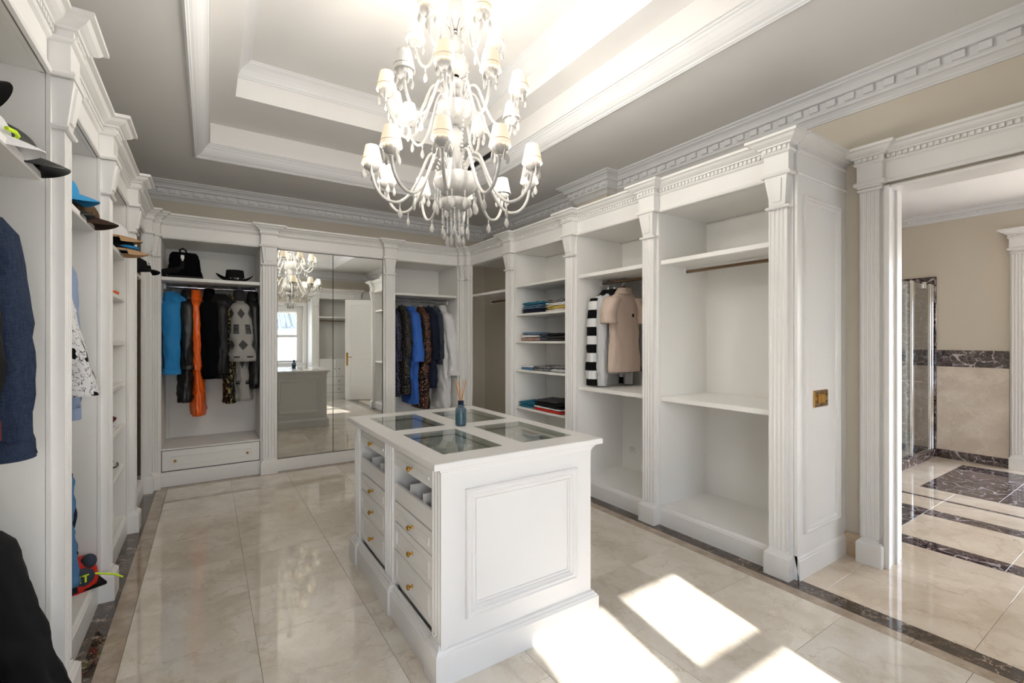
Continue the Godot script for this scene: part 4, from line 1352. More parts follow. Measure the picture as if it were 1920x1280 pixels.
# a folded garment: soft slab with a rolled front edge; local x across, z to the front
func folded(label: String, at: Transform3D, w: float, d: float, h: float, m: Material, layers := 2, seed_ := 0.0, called := "folded_garment") -> Node3D:
	var root := thing(called, label, "folded clothes", "folded clothes on the shelves", at)
	for k in layers:
		var y0 := h * k / layers
		var y1 := h * (k + 1) / layers
		var rows := []
		for j in 13:          # along x, rings round the slab
			var t := j / 12.0
			var e := pow(clampf(minf(t, 1.0 - t) * 9.0, 0.0, 1.0), 0.5)
			var row := PackedVector3Array()
			for i in 23:
				var a := TAU * (i % 22) / 22.0
				var ca := cos(a)
				var sa := sin(a)
				var hz := d / 2 * (0.93 + 0.07 * e) * signf(ca) * pow(absf(ca), 0.3)
				var hy := (y1 - y0) * 0.5 * (0.45 + 0.55 * e) * signf(sa) * pow(absf(sa), 0.55)
				var wv := wrinkle.get_noise_3d(t * 4.0 + seed_ * 7.0, k * 3.3 + seed_, ca * 1.6) * 0.011
				row.append(Vector3((t - 0.5) * w * (1.0 + 0.03 * wv * 50.0), (y0 + y1) / 2 + hy + (wv if sa > 0.1 else wv * 0.3 if k else 0.0), hz + wv * 1.5 * signf(ca)))
			rows.append(row)
		var b := MB.new().grid(rows, true)
		for e2 in [0, 12]:
			var c := Vector3.ZERO
			for i in 22: c += rows[e2][i] / 22.0
			for i in 22:
				if e2: b.tri(c, rows[e2][i + 1], rows[e2][i])
				else: b.tri(c, rows[e2][i], rows[e2][i + 1])
		put("fold", b, m, root)
	return root


func paint_cloths() -> void:
	M.blue = cloth(col(46, 134, 196), 0.6, 0.2)
	M.black_cloth = cloth(col(22, 22, 24), 0.85, 0.15)
	M.black_leather = cloth(col(24, 24, 26), 0.38, 0.0, 0.5)
	M.orange = cloth(col(240, 102, 30), 0.3, 0.0, 0.5)
	M.wool = cloth(col(16, 16, 18), 1.0, 0.1, 0.1)
	M.white_cloth = cloth(col(226, 225, 226), 0.9, 0.2)
	M.grey_cloth = cloth(col(196, 196, 198), 0.9, 0.2)
	M.royal = cloth(col(58, 104, 188), 0.55, 0.3)
	M.pale_blue = cloth(col(142, 158, 188), 0.8, 0.2)
	M.polo = cloth(col(202, 182, 168), 0.9, 0.25)
	M.navy = cloth(col(30, 36, 54), 0.85, 0.2)
	M.denim_blue = printed(painted(128, 128, func(u: float, v: float) -> Color:
		var q := wrinkle.get_noise_2d(u * 60.0, v * 5.0) * 0.12 + wrinkle.get_noise_2d(u * 5.0, v * 70.0) * 0.1
		return Color(0.16 + q * 0.5, 0.2 + q * 0.55, 0.28 + q * 0.6)), 0.9, Vector2(3, 3))
	M.light_denim = cloth(col(84, 128, 170), 0.85, 0.2)
	M.grey_denim = cloth(col(92, 98, 108), 0.9, 0.2)
	M.wine = cloth(col(92, 30, 36), 0.8, 0.2)
	M.charcoal = cloth(col(60, 58, 60), 0.9, 0.2)
	M.camo = printed(painted(96, 256, func(u: float, v: float) -> Color:
		var a := wrinkle.get_noise_2d(u * 9.0, v * 22.0)
		var b := wrinkle.get_noise_2d(u * 14.0 + 40.0, v * 34.0)
		if a > 0.22: return Color(0.66, 0.58, 0.36)
		if b > 0.2: return Color(0.34, 0.32, 0.24)
		return Color(0.06, 0.06, 0.06)), 0.5)
	M.aztec = printed(painted(256, 256, func(u: float, v: float) -> Color:
		var base := Color(0.66, 0.65, 0.63)
		base = base * (0.94 + 0.12 * wrinkle.get_noise_2d(u * 90.0, v * 90.0))
		var x := fposmod(u * 6.0, 1.0) - 0.5
		var row := int(floor(v * 4.4))
		var y := fposmod(v * 4.4, 1.0) - 0.5
		if row % 2: x = fposmod(u * 6.0 + 0.5, 1.0) - 0.5
		var d := absf(x) * 0.95 + absf(y) if row % 2 else maxf(absf(x) * 1.1, absf(y)) * 1.1
		if d < 0.33 and v > 0.16 and v < 0.98:
			return Color(0.09, 0.09, 0.10) if int(floor(d * 22.0)) % 2 == 1 else Color(0.46, 0.46, 0.46)
		if v > 0.985: return Color(0.12, 0.12, 0.12)
		return base), 0.95)
	M.stripes = printed(painted(8, 256, func(_u: float, v: float) -> Color:
		return Color(0.05, 0.05, 0.06) if fposmod(v * 6.0, 1.0) > 0.5 else Color(0.86, 0.86, 0.86)), 0.9)
	M.floral = printed(painted(320, 320, func(u: float, v: float) -> Color:
		var c := Color(0.86, 0.86, 0.87)
		var a := absf(wrinkle.get_noise_2d(u * 9.0 + 3.0, v * 11.0))
		var b := absf(wrinkle.get_noise_2d(u * 14.0 + 50.0, v * 16.0 + 9.0))
		var k := wrinkle.get_noise_2d(u * 4.0 + 90.0, v * 5.0)
		if k > 0.36: return Color(0.07, 0.07, 0.08)
		if a < 0.022 or (b < 0.02 and k > -0.1): return Color(0.10, 0.10, 0.11)
		return c), 0.9)
	M.leopard = printed(painted(96, 160, func(u: float, v: float) -> Color:
		var a := wrinkle.get_noise_2d(u * 34.0, v * 48.0)
		return Color(0.10, 0.08, 0.07) if a > 0.08 else Color(0.46, 0.38, 0.30)), 0.9)
	var sequin := func(a: Color, b: Color, c: Color, s: float) -> ImageTexture:
		return painted(96, 256, func(u: float, v: float) -> Color:
			var q := wrinkle.get_noise_2d(u * 30.0 + s, v * 80.0)
			var w := wrinkle.get_noise_2d(u * 5.0 + s, v * 9.0)
			return c if q > 0.34 else b if q + w * 0.6 > 0.1 else a)
	M.bronze_sequin = printed(sequin.call(Color(0.08, 0.06, 0.06), Color(0.40, 0.24, 0.18), Color(0.85, 0.70, 0.62), 3.0), 0.35)
	M.purple_sequin = printed(sequin.call(Color(0.10, 0.09, 0.14), Color(0.18, 0.20, 0.34), Color(0.68, 0.66, 0.74), 30.0), 0.35)
	M.grey_sequin = printed(sequin.call(Color(0.10, 0.10, 0.10), Color(0.22, 0.21, 0.20), Color(0.58, 0.56, 0.52), 60.0), 0.5)
	M.quilt = cloth(col(26, 26, 28), 0.5, 0.0, 0.4)
	M.brown_print = printed(painted(96, 96, func(u: float, v: float) -> Color:
		var a := wrinkle.get_noise_2d(u * 40.0, v * 40.0)
		return Color(0.42, 0.33, 0.24) if a > 0.05 else Color(0.27, 0.20, 0.14)), 0.8)
	M.dark_brown = cloth(col(58, 42, 34), 0.8, 0.1)
	M.neon = plain(col(214, 246, 40), 0.6)
	M.red = cloth(col(206, 48, 36), 0.6, 0.1)
	M.slate = cloth(col(60, 66, 78), 0.7, 0.1)
	M.teal = cloth(col(40, 104, 128), 0.9, 0.2)
	M.steel_blue = cloth(col(98, 124, 148), 0.9, 0.2)
	M.yellow = cloth(col(206, 178, 92), 0.9, 0.2)
	M.off_white = cloth(col(212, 204, 192), 0.9, 0.2)
	M.pink_print = printed(painted(64, 64, func(u: float, v: float) -> Color:
		var a := wrinkle.get_noise_2d(u * 24.0, v * 24.0)
		return Color(0.72, 0.52, 0.46) if a > 0.1 else Color(0.40, 0.28, 0.28) if a < -0.2 else Color(0.80, 0.72, 0.68)), 0.9, Vector2.ONE, 6.0)
	M.bw_print = printed(painted(64, 64, func(u: float, v: float) -> Color:
		var a := wrinkle.get_noise_2d(u * 15.0, v * 15.0)
		return Color(0.10, 0.10, 0.10) if a > 0.0 else Color(0.72, 0.72, 0.72)), 0.9, Vector2.ONE, 5.0)
	M.tan_suede = cloth(col(186, 152, 116), 0.9, 0.1)
	M.cyan_cap = cloth(col(64, 150, 206), 0.7, 0.1)


func contents() -> void:
	paint_cloths()
	var hung := func(t: Transform3D, s: float, y: float, d: float, turn := 0.0) -> Transform3D:
		return t * Transform3D(Basis(Vector3.UP, turn), Vector3(s, y, d))
	# --- coats left of the mirrors
	var Y := 1.9435
	var D := -0.29
	garment("raincoat", "bright blue hooded raincoat, leftmost coat on the far rail", "coat", hung.call(TB, -0.300, Y, D), {"len": 0.86, "width": 0.21, "thick": 0.075, "sleeve": 0.70, "sleeve_r": 0.078, "cuff": 0.85, "collar": "hood", "mat": M.blue, "seed": 1.0, "cuffs": true, "out": 0.045})
	garment("leather_coat", "long black leather coat between the blue and orange coats", "coat", hung.call(TB, -0.176, Y, D), {"len": 1.16, "width": 0.2, "thick": 0.065, "flare": 1.25, "sleeve": 0.66, "sleeve_r": 0.062, "collar": "stand", "mat": M.black_leather, "seed": 2.0, "amp": 0.016, "cuffs": true})
	garment("raincoat", "long shiny orange raincoat", "coat", hung.call(TB, -0.108, Y, D), {"len": 1.30, "width": 0.2, "thick": 0.05, "flare": 1.3, "sleeve": 0.68, "sleeve_r": 0.045, "collar": "stand", "mat": M.orange, "seed": 3.0, "amp": 0.014, "lean": 0.03})
	garment("wool_coat", "thick black knitted coat with a roll collar", "coat", hung.call(TB, 0.012, Y, D), {"len": 0.94, "width": 0.21, "thick": 0.085, "sleeve": 0.74, "sleeve_r": 0.082, "cuff": 0.9, "collar": "roll", "mat": M.wool, "seed": 4.0,
		"buttons": [[Vector3(-0.045, -0.84, 0.215), M.steel], [Vector3(-0.045, -0.81, 0.218), M.steel], [Vector3(-0.045, -0.78, 0.22), M.steel]]})
	garment("puffer_jacket", "black padded jacket with a snap collar", "jacket", hung.call(TB, 0.112, Y, D), {"len": 0.94, "width": 0.2, "thick": 0.07, "sleeve": 0.72, "sleeve_r": 0.062, "collar": "hood", "mat": M.quilt, "seed": 5.0, "amp": 0.018, "buttons": [[Vector3(0.03, -0.175, 0.185), M.steel], [Vector3(0.055, -0.20, 0.175), M.steel]]})
	garment("camouflage_dress", "long black and gold camouflage dress beside the grey poncho", "dress", hung.call(TB, 0.192, Y, D), {"len": 1.20, "width": 0.19, "thick": 0.05, "flare": 1.2, "sleeve": 0.72, "sleeve_r": 0.04, "collar": "shirt", "mat": M.camo, "seed": 6.0, "amp": 0.014})
	garment("poncho", "pale grey poncho with black concentric diamonds", "poncho", hung.call(TB, 0.278, Y, D), {"len": 1.18, "width": 0.2, "thick": 0.085, "flare": 1.15, "sleeve": 0.60, "sleeve_r": 0.085, "cuff": 1.55, "collar": "roll", "mat": M.aztec, "collar_mat": M.charcoal, "seed": 7.0, "amp": 0.016, "lean": 0.03})
	garment("leather_jacket", "black leather jacket, rightmost coat beside the mirrors", "jacket", hung.call(TB, 0.408, Y, D), {"len": 1.06, "width": 0.2, "thick": 0.055, "sleeve": 0.86, "sleeve_r": 0.056, "collar": "stand", "mat": M.black_leather, "seed": 8.0, "amp": 0.012, "drop": 0.10})
	# --- dresses right of the mirrors
	Y = 1.9135
	garment("sequin_dress", "dark purple sequined dress nearest the mirrors", "dress", hung.call(TB, 1.965, Y, D), {"len": 1.22, "width": 0.19, "thick": 0.045, "sleeve": 0.62, "sleeve_r": 0.042, "mat": M.purple_sequin, "seed": 11.0, "hanger": M.black_plastic, "flare": 1.2})
	garment("sequin_dress", "charcoal dress with pale flecks left of the royal blue dress", "dress", hung.call(TB, 2.090, Y, D), {"len": 1.20, "width": 0.2, "thick": 0.06, "sleeve": 0.56, "sleeve_r": 0.05, "mat": M.grey_sequin, "seed": 12.0, "hanger": M.black_plastic, "collar": "shirt", "flare": 1.2})
	garment("shirt_dress", "plain royal blue dress with wide sleeves", "dress", hung.call(TB, 2.205, Y, D), {"len": 1.33, "width": 0.2, "thick": 0.055, "sleeve": 0.62, "sleeve_r": 0.055, "cuff": 1.35, "kick": 0.05, "mat": M.royal, "seed": 13.0, "hanger": M.white_cloth, "collar": "shirt", "amp": 0.016})
	garment("sequin_dress", "long bronze and black sequined dress", "dress", hung.call(TB, 2.345, Y, D), {"len": 1.40, "width": 0.2, "thick": 0.06, "sleeve": 0.64, "sleeve_r": 0.052, "mat": M.bronze_sequin, "seed": 14.0, "hanger": M.plastic, "collar": "shirt", "flare": 1.15})
	garment("suit_jacket", "dark navy long jacket beside the bronze dress", "jacket", hung.call(TB, 2.455, Y, D), {"len": 1.14, "width": 0.2, "thick": 0.06, "sleeve": 0.6, "sleeve_r": 0.055, "mat": M.navy, "seed": 15.0, "hanger": M.black_plastic, "collar": "shirt"})
	garment("denim_shirt", "faded navy blue shirt against the white robe", "shirt", hung.call(TB, 2.545, Y, D), {"len": 0.84, "width": 0.2, "thick": 0.035, "sleeve": 0.6, "sleeve_r": 0.035, "mat": M.slate, "seed": 16.0, "hanger": M.black_plastic, "collar": "shirt"})
	garment("bathrobe", "long white towelling robe at the end of the rail", "robe", hung.call(TB, 2.650, Y, D), {"len": 1.42, "width": 0.21, "thick": 0.07, "sleeve": 0.80, "sleeve_r": 0.07, "cuff": 1.15, "collar": "robe", "mat": M.white_cloth, "seed": 17.0, "hanger": M.plastic, "side": 0.06, "kick": 0.06, "cuffs": true})
	# --- shirts in the right bank
	Y = 1.9485
	garment("striped_jumper", "long sleeved jumper in broad black and white stripes", "jumper", hung.call(TR, -3.155, Y, -0.30), {"len": 0.80, "width": 0.21, "thick": 0.045, "sleeve": 0.80, "sleeve_r": 0.056, "cuff": 0.9, "mat": M.white_cloth, "sleeve_mat": M.stripes, "collar": "shirt", "collar_mat": M.black_cloth, "seed": 21.0, "hanger": M.plastic})
	garment("sweatshirt", "plain pale grey sweatshirt between striped jumper and polo shirt", "jumper", hung.call(TR, -3.075, Y, -0.30), {"len": 0.86, "width": 0.2, "thick": 0.05, "sleeve": 0.80, "sleeve_r": 0.05, "mat": M.grey_cloth, "collar": "shirt", "collar_mat": M.black_cloth, "seed": 22.0, "hanger": M.plastic, "out": 0.02})
	garment("dark_shirt", "dark navy shirt showing just behind the beige polo shirt", "shirt", hung.call(TR, -3.005, Y, -0.325), {"len": 0.85, "width": 0.18, "thick": 0.02, "mat": M.navy, "seed": 23.0, "shift": -0.05})
	var polo: Node3D = garment("polo_shirt", "beige short sleeved polo shirt facing the room on a wooden hanger", "shirt", hung.call(TR, -2.955, Y, -0.30), {"len": 0.84, "width": 0.185, "thick": 0.04, "sleeve": 0.24, "sleeve_r": 0.07, "cuff": 0.95, "out": 0.075, "mat": M.polo, "collar": "shirt", "seed": 24.0, "amp": 0.009, "drop": 0.112})
	put("chest_badge", MB.new().cbox(0.046, -0.345, -0.075, 0.05, -0.315, -0.05, 0.001), M.dark_brown, polo)
	put("placket", MB.new().cbox(0.040, -0.40, -0.006, 0.046, -0.15, 0.008, 0.001), M.polo, polo)
	# --- left bank: wardrobe with the denim jacket
	Y = 1.9435
	garment("denim_jacket", "dark blue denim jacket on the upper rail, nearest on the left", "jacket", hung.call(TL, 2.07, Y, -0.29), {"len": 0.86, "width": 0.235, "thick": 0.07, "sleeve": 0.74, "sleeve_r": 0.075, "cuff": 0.85, "mat": M.denim_blue, "collar": "shirt", "seed": 31.0, "out": 0.055, "cuffs": true})
	garment("bomber_jacket", "black and wine red jacket in front of the denim jacket", "jacket", hung.call(TL, 1.93, Y, -0.29), {"len": 0.80, "width": 0.22, "thick": 0.06, "sleeve": 0.66, "sleeve_r": 0.065, "mat": M.wine, "sleeve_mat": M.black_cloth, "collar": "shirt", "seed": 32.0, "out": 0.04, "cuffs": true, "cuff_mat": M.wine})
	garment("overcoat", "black coat on the lower rail of the nearest left wardrobe", "coat", hung.call(TL, 2.14, 0.9435, -0.29), {"len": 0.70, "width": 0.21, "thick": 0.07, "sleeve": 0.56, "sleeve_r": 0.075, "mat": M.black_cloth, "seed": 33.0, "out": 0.06, "kick": 0.10, "flare": 1.25})
	garment("denim_coat", "faded grey denim coat on the lower rail, below the black coat", "coat", hung.call(TL, 1.98, 0.9435, -0.29), {"len": 0.78, "width": 0.19, "thick": 0.06, "sleeve": 0.66, "sleeve_r": 0.06, "mat": M.grey_denim, "seed": 34.0, "out": 0.03, "flare": 1.2})
	# --- left bank: wardrobe with the floral shirt
	garment("shirt", "pale blue shirt behind the floral shirt", "shirt", hung.call(TL, 3.09, Y, -0.285), {"len": 0.88, "width": 0.215, "thick": 0.05, "sleeve": 0.76, "sleeve_r": 0.052, "mat": M.pale_blue, "collar": "shirt", "seed": 41.0, "out": 0.03, "cuffs": true})
	garment("floral_shirt", "white shirt with black line drawings of flowers", "shirt", hung.call(TL, 2.94, Y, -0.29), {"len": 0.84, "width": 0.20, "thick": 0.055, "sleeve": 0.64, "sleeve_r": 0.055, "cuff": 1.5, "kick": 0.085, "mat": M.floral, "collar": "shirt", "seed": 42.0, "out": 0.03})
	garment("leopard_top", "brown leopard patterned top in front of the floral shirt", "top", hung.call(TL, 2.88, Y, -0.28), {"len": 0.90, "width": 0.185, "thick": 0.05, "sleeve": 0.78, "sleeve_r": 0.045, "mat": M.leopard, "seed": 43.0, "out": 0.03})
	garment("denim_trousers", "light blue denim trousers on the lower left rail", "trousers", hung.call(TL, 2.95, 0.9435, -0.24), {"len": 0.70, "width": 0.20, "thick": 0.05, "flare": 1.08, "mat": M.light_denim, "seed": 44.0, "drop": 0.1})
	garment("trousers", "dark navy trousers hanging lower than the light blue denim", "trousers", hung.call(TL, 3.01, 0.9435, -0.255), {"len": 0.76, "width": 0.20, "thick": 0.04, "flare": 1.05, "mat": M.navy, "seed": 45.0, "drop": 0.1})
	# --- far left corner
	garment("grey_cardigan", "charcoal grey cardigan in the far left corner wardrobe", "cardigan", hung.call(TL, 4.62, Y, -0.29), {"len": 0.9, "width": 0.21, "thick": 0.06, "sleeve": 0.72, "sleeve_r": 0.055, "mat": M.charcoal, "seed": 51.0, "out": 0.035})
	garment("evening_dress", "long brown and black dress in the far left corner wardrobe", "dress", hung.call(TL, 4.78, Y, -0.29), {"len": 1.66, "width": 0.2, "thick": 0.07, "flare": 1.35, "mat": M.leopard, "seed": 52.0})
	shelf_things()
	island_things()
	fittings()


func shelf_things() -> void:
	# caps on the left bank's top shelves: [wardrobe s, depth, turn, ...]
	var spot := func(s: float, d: float, turn: float, y := 2.001, tip := 0.0) -> Transform3D:
		return TL * Transform3D(Basis(Vector3.UP, turn) * Basis(Vector3.RIGHT, tip), Vector3(s, y, d))
	cap("plain black cap at the left edge of the photo, standing on a shelf", spot.call(1.93, -0.14, 0.1, 2.055, -0.6), M.black_cloth, M.black_cloth)
	var c := cap("white cap with a neon yellow line along its peak", spot.call(2.02, -0.115, 0.25), M.white_cloth, M.white_cloth)
	put("edging", MB.new().tube([Vector3(-0.075, 0.026, 0.085), Vector3(-0.04, 0.03, 0.104), Vector3(0, 0.032, 0.11), Vector3(0.04, 0.03, 0.104), Vector3(0.075, 0.026, 0.085)], 0.006, 6), M.neon, c)
	cap("black leather cap with stitched peak below the white cap's end of the shelf", spot.call(2.20, -0.09, 0.2), M.black_leather, M.black_leather)
	cap("bright blue cap stacked on a grey cap above the pale blue shirt", spot.call(2.975, -0.125, 0.2, 2.075), M.cyan_cap, M.cyan_cap)
	cap("mottled brown cap with a dark peak over the shelf edge", spot.call(3.135, -0.075, 0.15), M.brown_print, M.dark_brown)
	cap("dark grey cap beneath the bright blue cap", spot.call(2.97, -0.14, 0.0), M.slate, M.dark)
	c = cap("black and white cap with a tan peak, upper of two on the narrow shelves", spot.call(4.05, -0.06, 0.2, 2.078, 0.0), M.white_cloth, M.tan_suede)
	c = cap("black cap with a bright blue underside and tan edge, lower of two", spot.call(4.10, -0.03, 0.25), M.black_cloth, M.tan_suede)
	put("lining", MB.new().ball(Vector3(0, 0.03, 0.03), Vector3(0.086, 0.02, 0.09), 18, 6), M.blue, c)
	c = cap("black cap with a white letter emblem in the far left corner", spot.call(4.87, 0.0, -0.6, 1.9665), M.black_cloth, M.black_cloth, "caps on the upper shelves", {"sag": 0.2})
	put("emblem", letters("D", 0.06, 0.004, "Droid Serif"), M.plastic, c, Transform3D(Basis(Vector3.RIGHT, -0.3), Vector3(0.0, 0.062, 0.094)))
	# the narrow shelves
	var s0 := 4.03
	c = thing("belt", "coiled black belt on the second narrow shelf", "belt", "", TL * Transform3D(Basis(), Vector3(s0, 1.7005, -0.13)))
	var pts := []
	for k in 34: pts.append(Vector3(cos(k * 0.5) * (0.04 + k * 0.0008), 0.021, sin(k * 0.5) * (0.04 + k * 0.0008)))
	put("strap", MB.new().tube(pts, 0.0035, 6, true, 5.5), M.black_leather, c)
	put("buckle", MB.new().frame(Vector3(-0.02, 0.0, 0.071), Vector3.RIGHT, Vector3.UP, 0.04, 0.042, v2([0, 0, 0, 0.006, 0.006, 0.006, 0.006, 0])), M.steel, c)
	folded("bright orange folded scarf beside the coiled belt", TL * Transform3D(Basis(), Vector3(s0 + 0.02, 1.7005, -0.06)), 0.14, 0.08, 0.022, M.orange, 1, 2.0, "scarf")
	c = thing("tin", "small black round tin on the fourth narrow shelf", "tin", "", TL * Transform3D(Basis(), Vector3(s0 - 0.03, 1.1005, -0.10)))
	put("body", MB.new().lathe_hard(v2([0.001, 0, 0.036, 0, 0.036, 0.04, 0.001, 0.04]), 24), M.black_plastic, c)
	put("lid", MB.new().lathe_hard(v2([0.0375, 0.03, 0.0375, 0.046, 0.034, 0.05, 0.001, 0.05]), 24), M.black_plastic, c)
	folded("white and red folded top on the fifth narrow shelf", TL * Transform3D(Basis(), Vector3(s0, 0.8055, -0.12)), 0.16, 0.2, 0.045, M.white_cloth, 2, 3.0)
	folded("small wine red folded top lying on the white one", TL * Transform3D(Basis(), Vector3(s0, 0.852, -0.12)), 0.14, 0.17, 0.03, M.wine, 1, 4.0)
	c = thing("handbag", "crumpled black handbag with a thin strap on the lowest narrow shelf", "bag", "", TL * Transform3D(Basis(), Vector3(s0 + 0.01, 0.5155, -0.13)))
	put("body", loft([[Vector3(0, 0.15, 0), 0.03, 0.05], [Vector3(0, 0.12, 0.01), 0.05, 0.07], [Vector3(0, 0.07, 0.01), 0.075, 0.085], [Vector3(0, 0.02, 0), 0.07, 0.09], [Vector3(0, 0.0, 0), 0.06, 0.08]], 0.012, 3.0, 26), M.black_leather, c)
	put("strap", MB.new().tube([Vector3(0.05, 0.02, 0.06), Vector3(0.10, 0.012, 0.085), Vector3(0.18, 0.008, 0.09), Vector3(0.26, 0.008, 0.075)], 0.005, 8), M.black_leather, c)
	# red and grey helmet bag on the floor of the second wardrobe
	c = thing("ski_mask", "red and grey padded visor with neon yellow letters and strap", "visor", "", TL * Transform3D(Basis(Vector3.UP, -1.15).scaled(Vector3.ONE * 0.82), Vector3(3.15, 0.1405, -0.065)))
	put("shell", loft([[Vector3(0, 0.19, -0.01), 0.03, 0.05], [Vector3(0, 0.165, 0), 0.055, 0.075], [Vector3(0, 0.11, 0.005), 0.065, 0.092], [Vector3(0, 0.05, 0.01), 0.068, 0.095], [Vector3(0, 0.0, 0.01), 0.06, 0.085]], 0.004, 5.0, 28), M.red, c)
	put("panel", MB.new().ball(Vector3(0.0, 0.085, 0.062), Vector3(0.068, 0.06, 0.022), 18, 10), M.slate, c)
	put("panel", MB.new().ball(Vector3(0.045, 0.165, 0.03), Vector3(0.04, 0.045, 0.04), 16, 10), M.slate, c)
	put("base", MB.new().cbox(-0.05, 0.0, -0.07, 0.125, 0.022, 0.07, 0.006), M.black_cloth, c)
	put("lettering", letters("GT", 0.062, 0.006), M.neon, c, Transform3D(Basis(Vector3.UP, 0.05), Vector3(-0.005, 0.085, 0.085)))
	put("strap", MB.new().tube([Vector3(0.06, 0.09, 0.05), Vector3(0.10, 0.075, 0.06), Vector3(0.17, 0.04, 0.06), Vector3(0.205, 0.01, 0.062)], [0.006, 0.006, 0.006, 0.005], 6), M.neon, c)
	# backpack and hat over the coats
	c = thing("backpack", "black fabric backpack lying at the left of the far top shelf", "backpack", "", TB * Transform3D(Basis(Vector3.UP, 0.12), Vector3(-0.20, 2.001, -0.18)))
	var rows := []
	for j in 13:
		var t := j / 12.0
		var hw := lerpf(0.145, 0.112, t) * (0.9 if j in [0, 12] else 1.0)
		var row := PackedVector3Array()
		for i in 33:
			var a := -TAU * (i % 32) / 32.0
			var w := wrinkle.get_noise_3d(cos(a) * 2.0, t * 3.0, sin(a) * 2.0 + 9.0) * 0.012
			row.append(Vector3((hw + w) * signf(cos(a)) * pow(absf(cos(a)), 0.45) + 0.012 * (1.0 - t), t * 0.255, (0.09 + w) * signf(sin(a)) * pow(absf(sin(a)), 0.5)))
		rows.append(row)
	rows.push_front(PackedVector3Array(Array(rows[0]).map(func(_p: Vector3) -> Vector3: return Vector3(0, 0, 0))))
	rows.append(PackedVector3Array(Array(rows[-1]).map(func(_p: Vector3) -> Vector3: return Vector3(0, 0.262, 0))))
	put("body", MB.new().grid(rows, true), M.wool, c)
	put("handle", MB.new().tube([Vector3(-0.03, 0.25, 0.02), Vector3(-0.035, 0.285, 0.02), Vector3(-0.01, 0.302, 0.02), Vector3(0.015, 0.285, 0.02), Vector3(0.02, 0.25, 0.02)], 0.009, 8), M.black_cloth, c)
	put("shoulder_strap", MB.new().tube([Vector3(-0.02, 0.17, 0.098), Vector3(-0.025, 0.11, 0.112), Vector3(-0.07, 0.07, 0.12), Vector3(-0.14, 0.055, 0.118), Vector3(-0.185, 0.045, 0.10), Vector3(-0.195, 0.02, 0.06), Vector3(-0.15, 0.012, 0.03)], [0.012, 0.018, 0.022, 0.024, 0.024, 0.02, 0.015], 10, true, 1.2), M.black_cloth, c)
	put("clip", MB.new().cbox(-0.034, 0.19, 0.094, -0.006, 0.225, 0.106, 0.002), M.plastic, c)
	put("clip", MB.new().cbox(-0.028, 0.158, 0.1, -0.012, 0.19, 0.11, 0.002), M.plastic, c)
	put("base_seam", MB.new().sweep(v2([-0.13, -0.07, -0.13, 0.088, 0.15, 0.088, 0.15, -0.07]), 0.012, v2([0.0, 0.0, 0.005, 0.004, 0.005, 0.008, 0.0, 0.012])), M.charcoal, c)
	c = thing("hat", "black wide brimmed hat with a studded band on the far top shelf", "hat", "", TB * Transform3D(Basis(Vector3.UP, 0.05), Vector3(0.235, 2.001, -0.13)))
	rows = []
	var under := []
	for j in 8:
		var t := j / 7.0
		var ru := PackedVector3Array()
		var rl := PackedVector3Array()
		for i in 41:
			var a := -TAU * i / 40.0
			var r := lerpf(0.082, 0.165, t)
			var p := Vector3(cos(a) * r * 1.02, 0.012 + 0.062 * t * t * cos(a) * cos(a) - 0.008 * t * sin(a) * sin(a), sin(a) * r * 0.86)
			ru.append(p + Vector3(0, 0.004, 0))
			rl.append(p)
		rows.append(ru)
		under.append(rl)
	put("brim", MB.new().grid(rows, true, true).grid(under, true).grid([under[7], rows[7]], true), M.black_cloth, c)
	rows = []
	for j in 12:
		var t := j / 11.0
		var row := PackedVector3Array()
		for i in 41:
			var a := -TAU * i / 40.0
			var k := minf(t / 0.72, 1.0)
			var r := lerpf(0.086, 0.075, k) if t < 0.73 else 0.075 * (1.0 - (t - 0.73) / 0.27)
			var y := 0.012 + 0.105 * k - (0.03 * smoothstep(0.73, 1.0, t))
			row.append(Vector3(cos(a) * r * 1.05, y, sin(a) * r * 0.92))
		rows.append(row)
	put("crown", MB.new().grid(rows, true), M.black_cloth, c)
	var band := put("band", MB.new().lathe(v2([0.087, 0.014, 0.0885, 0.02, 0.087, 0.036]), 36), M.black_leather, c, Transform3D(Basis().scaled(Vector3(1.05, 1, 0.92)), Vector3.ZERO))
	for k in 9:
		var a := TAU * k / 9.0 + 0.2
		put("stud", MB.new().cbox(-0.005, -0.008, -0.002, 0.005, 0.008, 0.003, 0.001), M.steel, band, Transform3D(Basis(Vector3.UP, a), Vector3(sin(a) * 0.089, 0.027, cos(a) * 0.089)))
	# folded clothes in the right bank, s = world z
	var pile := func(s: float, y: float, list: Array, d := -0.19, turn := 0.0) -> void:
		var h: float = y + 0.0005
		for q in list:
			folded(q[0], TR * Transform3D(Basis(Vector3.UP, turn + q[4]), Vector3(s, h, d)), q[1], 0.27, q[2], q[3], q[5], s + h)
			h += q[2] + 0.001
	pile.call(-4.07, 1.685, [["teal black folded jeans at the bottom of the left pile, top clothes shelf", 0.36, 0.045, M.navy, 0.02, 2], ["grey blue folded jeans in the middle of the left pile, top clothes shelf", 0.35, 0.04, M.steel_blue, -0.03, 2], ["faded blue folded jeans on top of the left pile, top clothes shelf", 0.31, 0.035, M.teal, 0.05, 1]])
	pile.call(-3.66, 1.685, [["cream folded shirt at the bottom of the right pile, top clothes shelf", 0.32, 0.026, M.off_white, 0.0, 1], ["mustard yellow folded shirt in the right pile, top clothes shelf", 0.32, 0.03, M.yellow, 0.02, 2], ["white folded shirt lying on the mustard yellow one", 0.31, 0.03, M.white_cloth, -0.02, 2], ["dark printed folded shirt on top of the right pile, top clothes shelf", 0.27, 0.035, M.bw_print, 0.04, 2]])
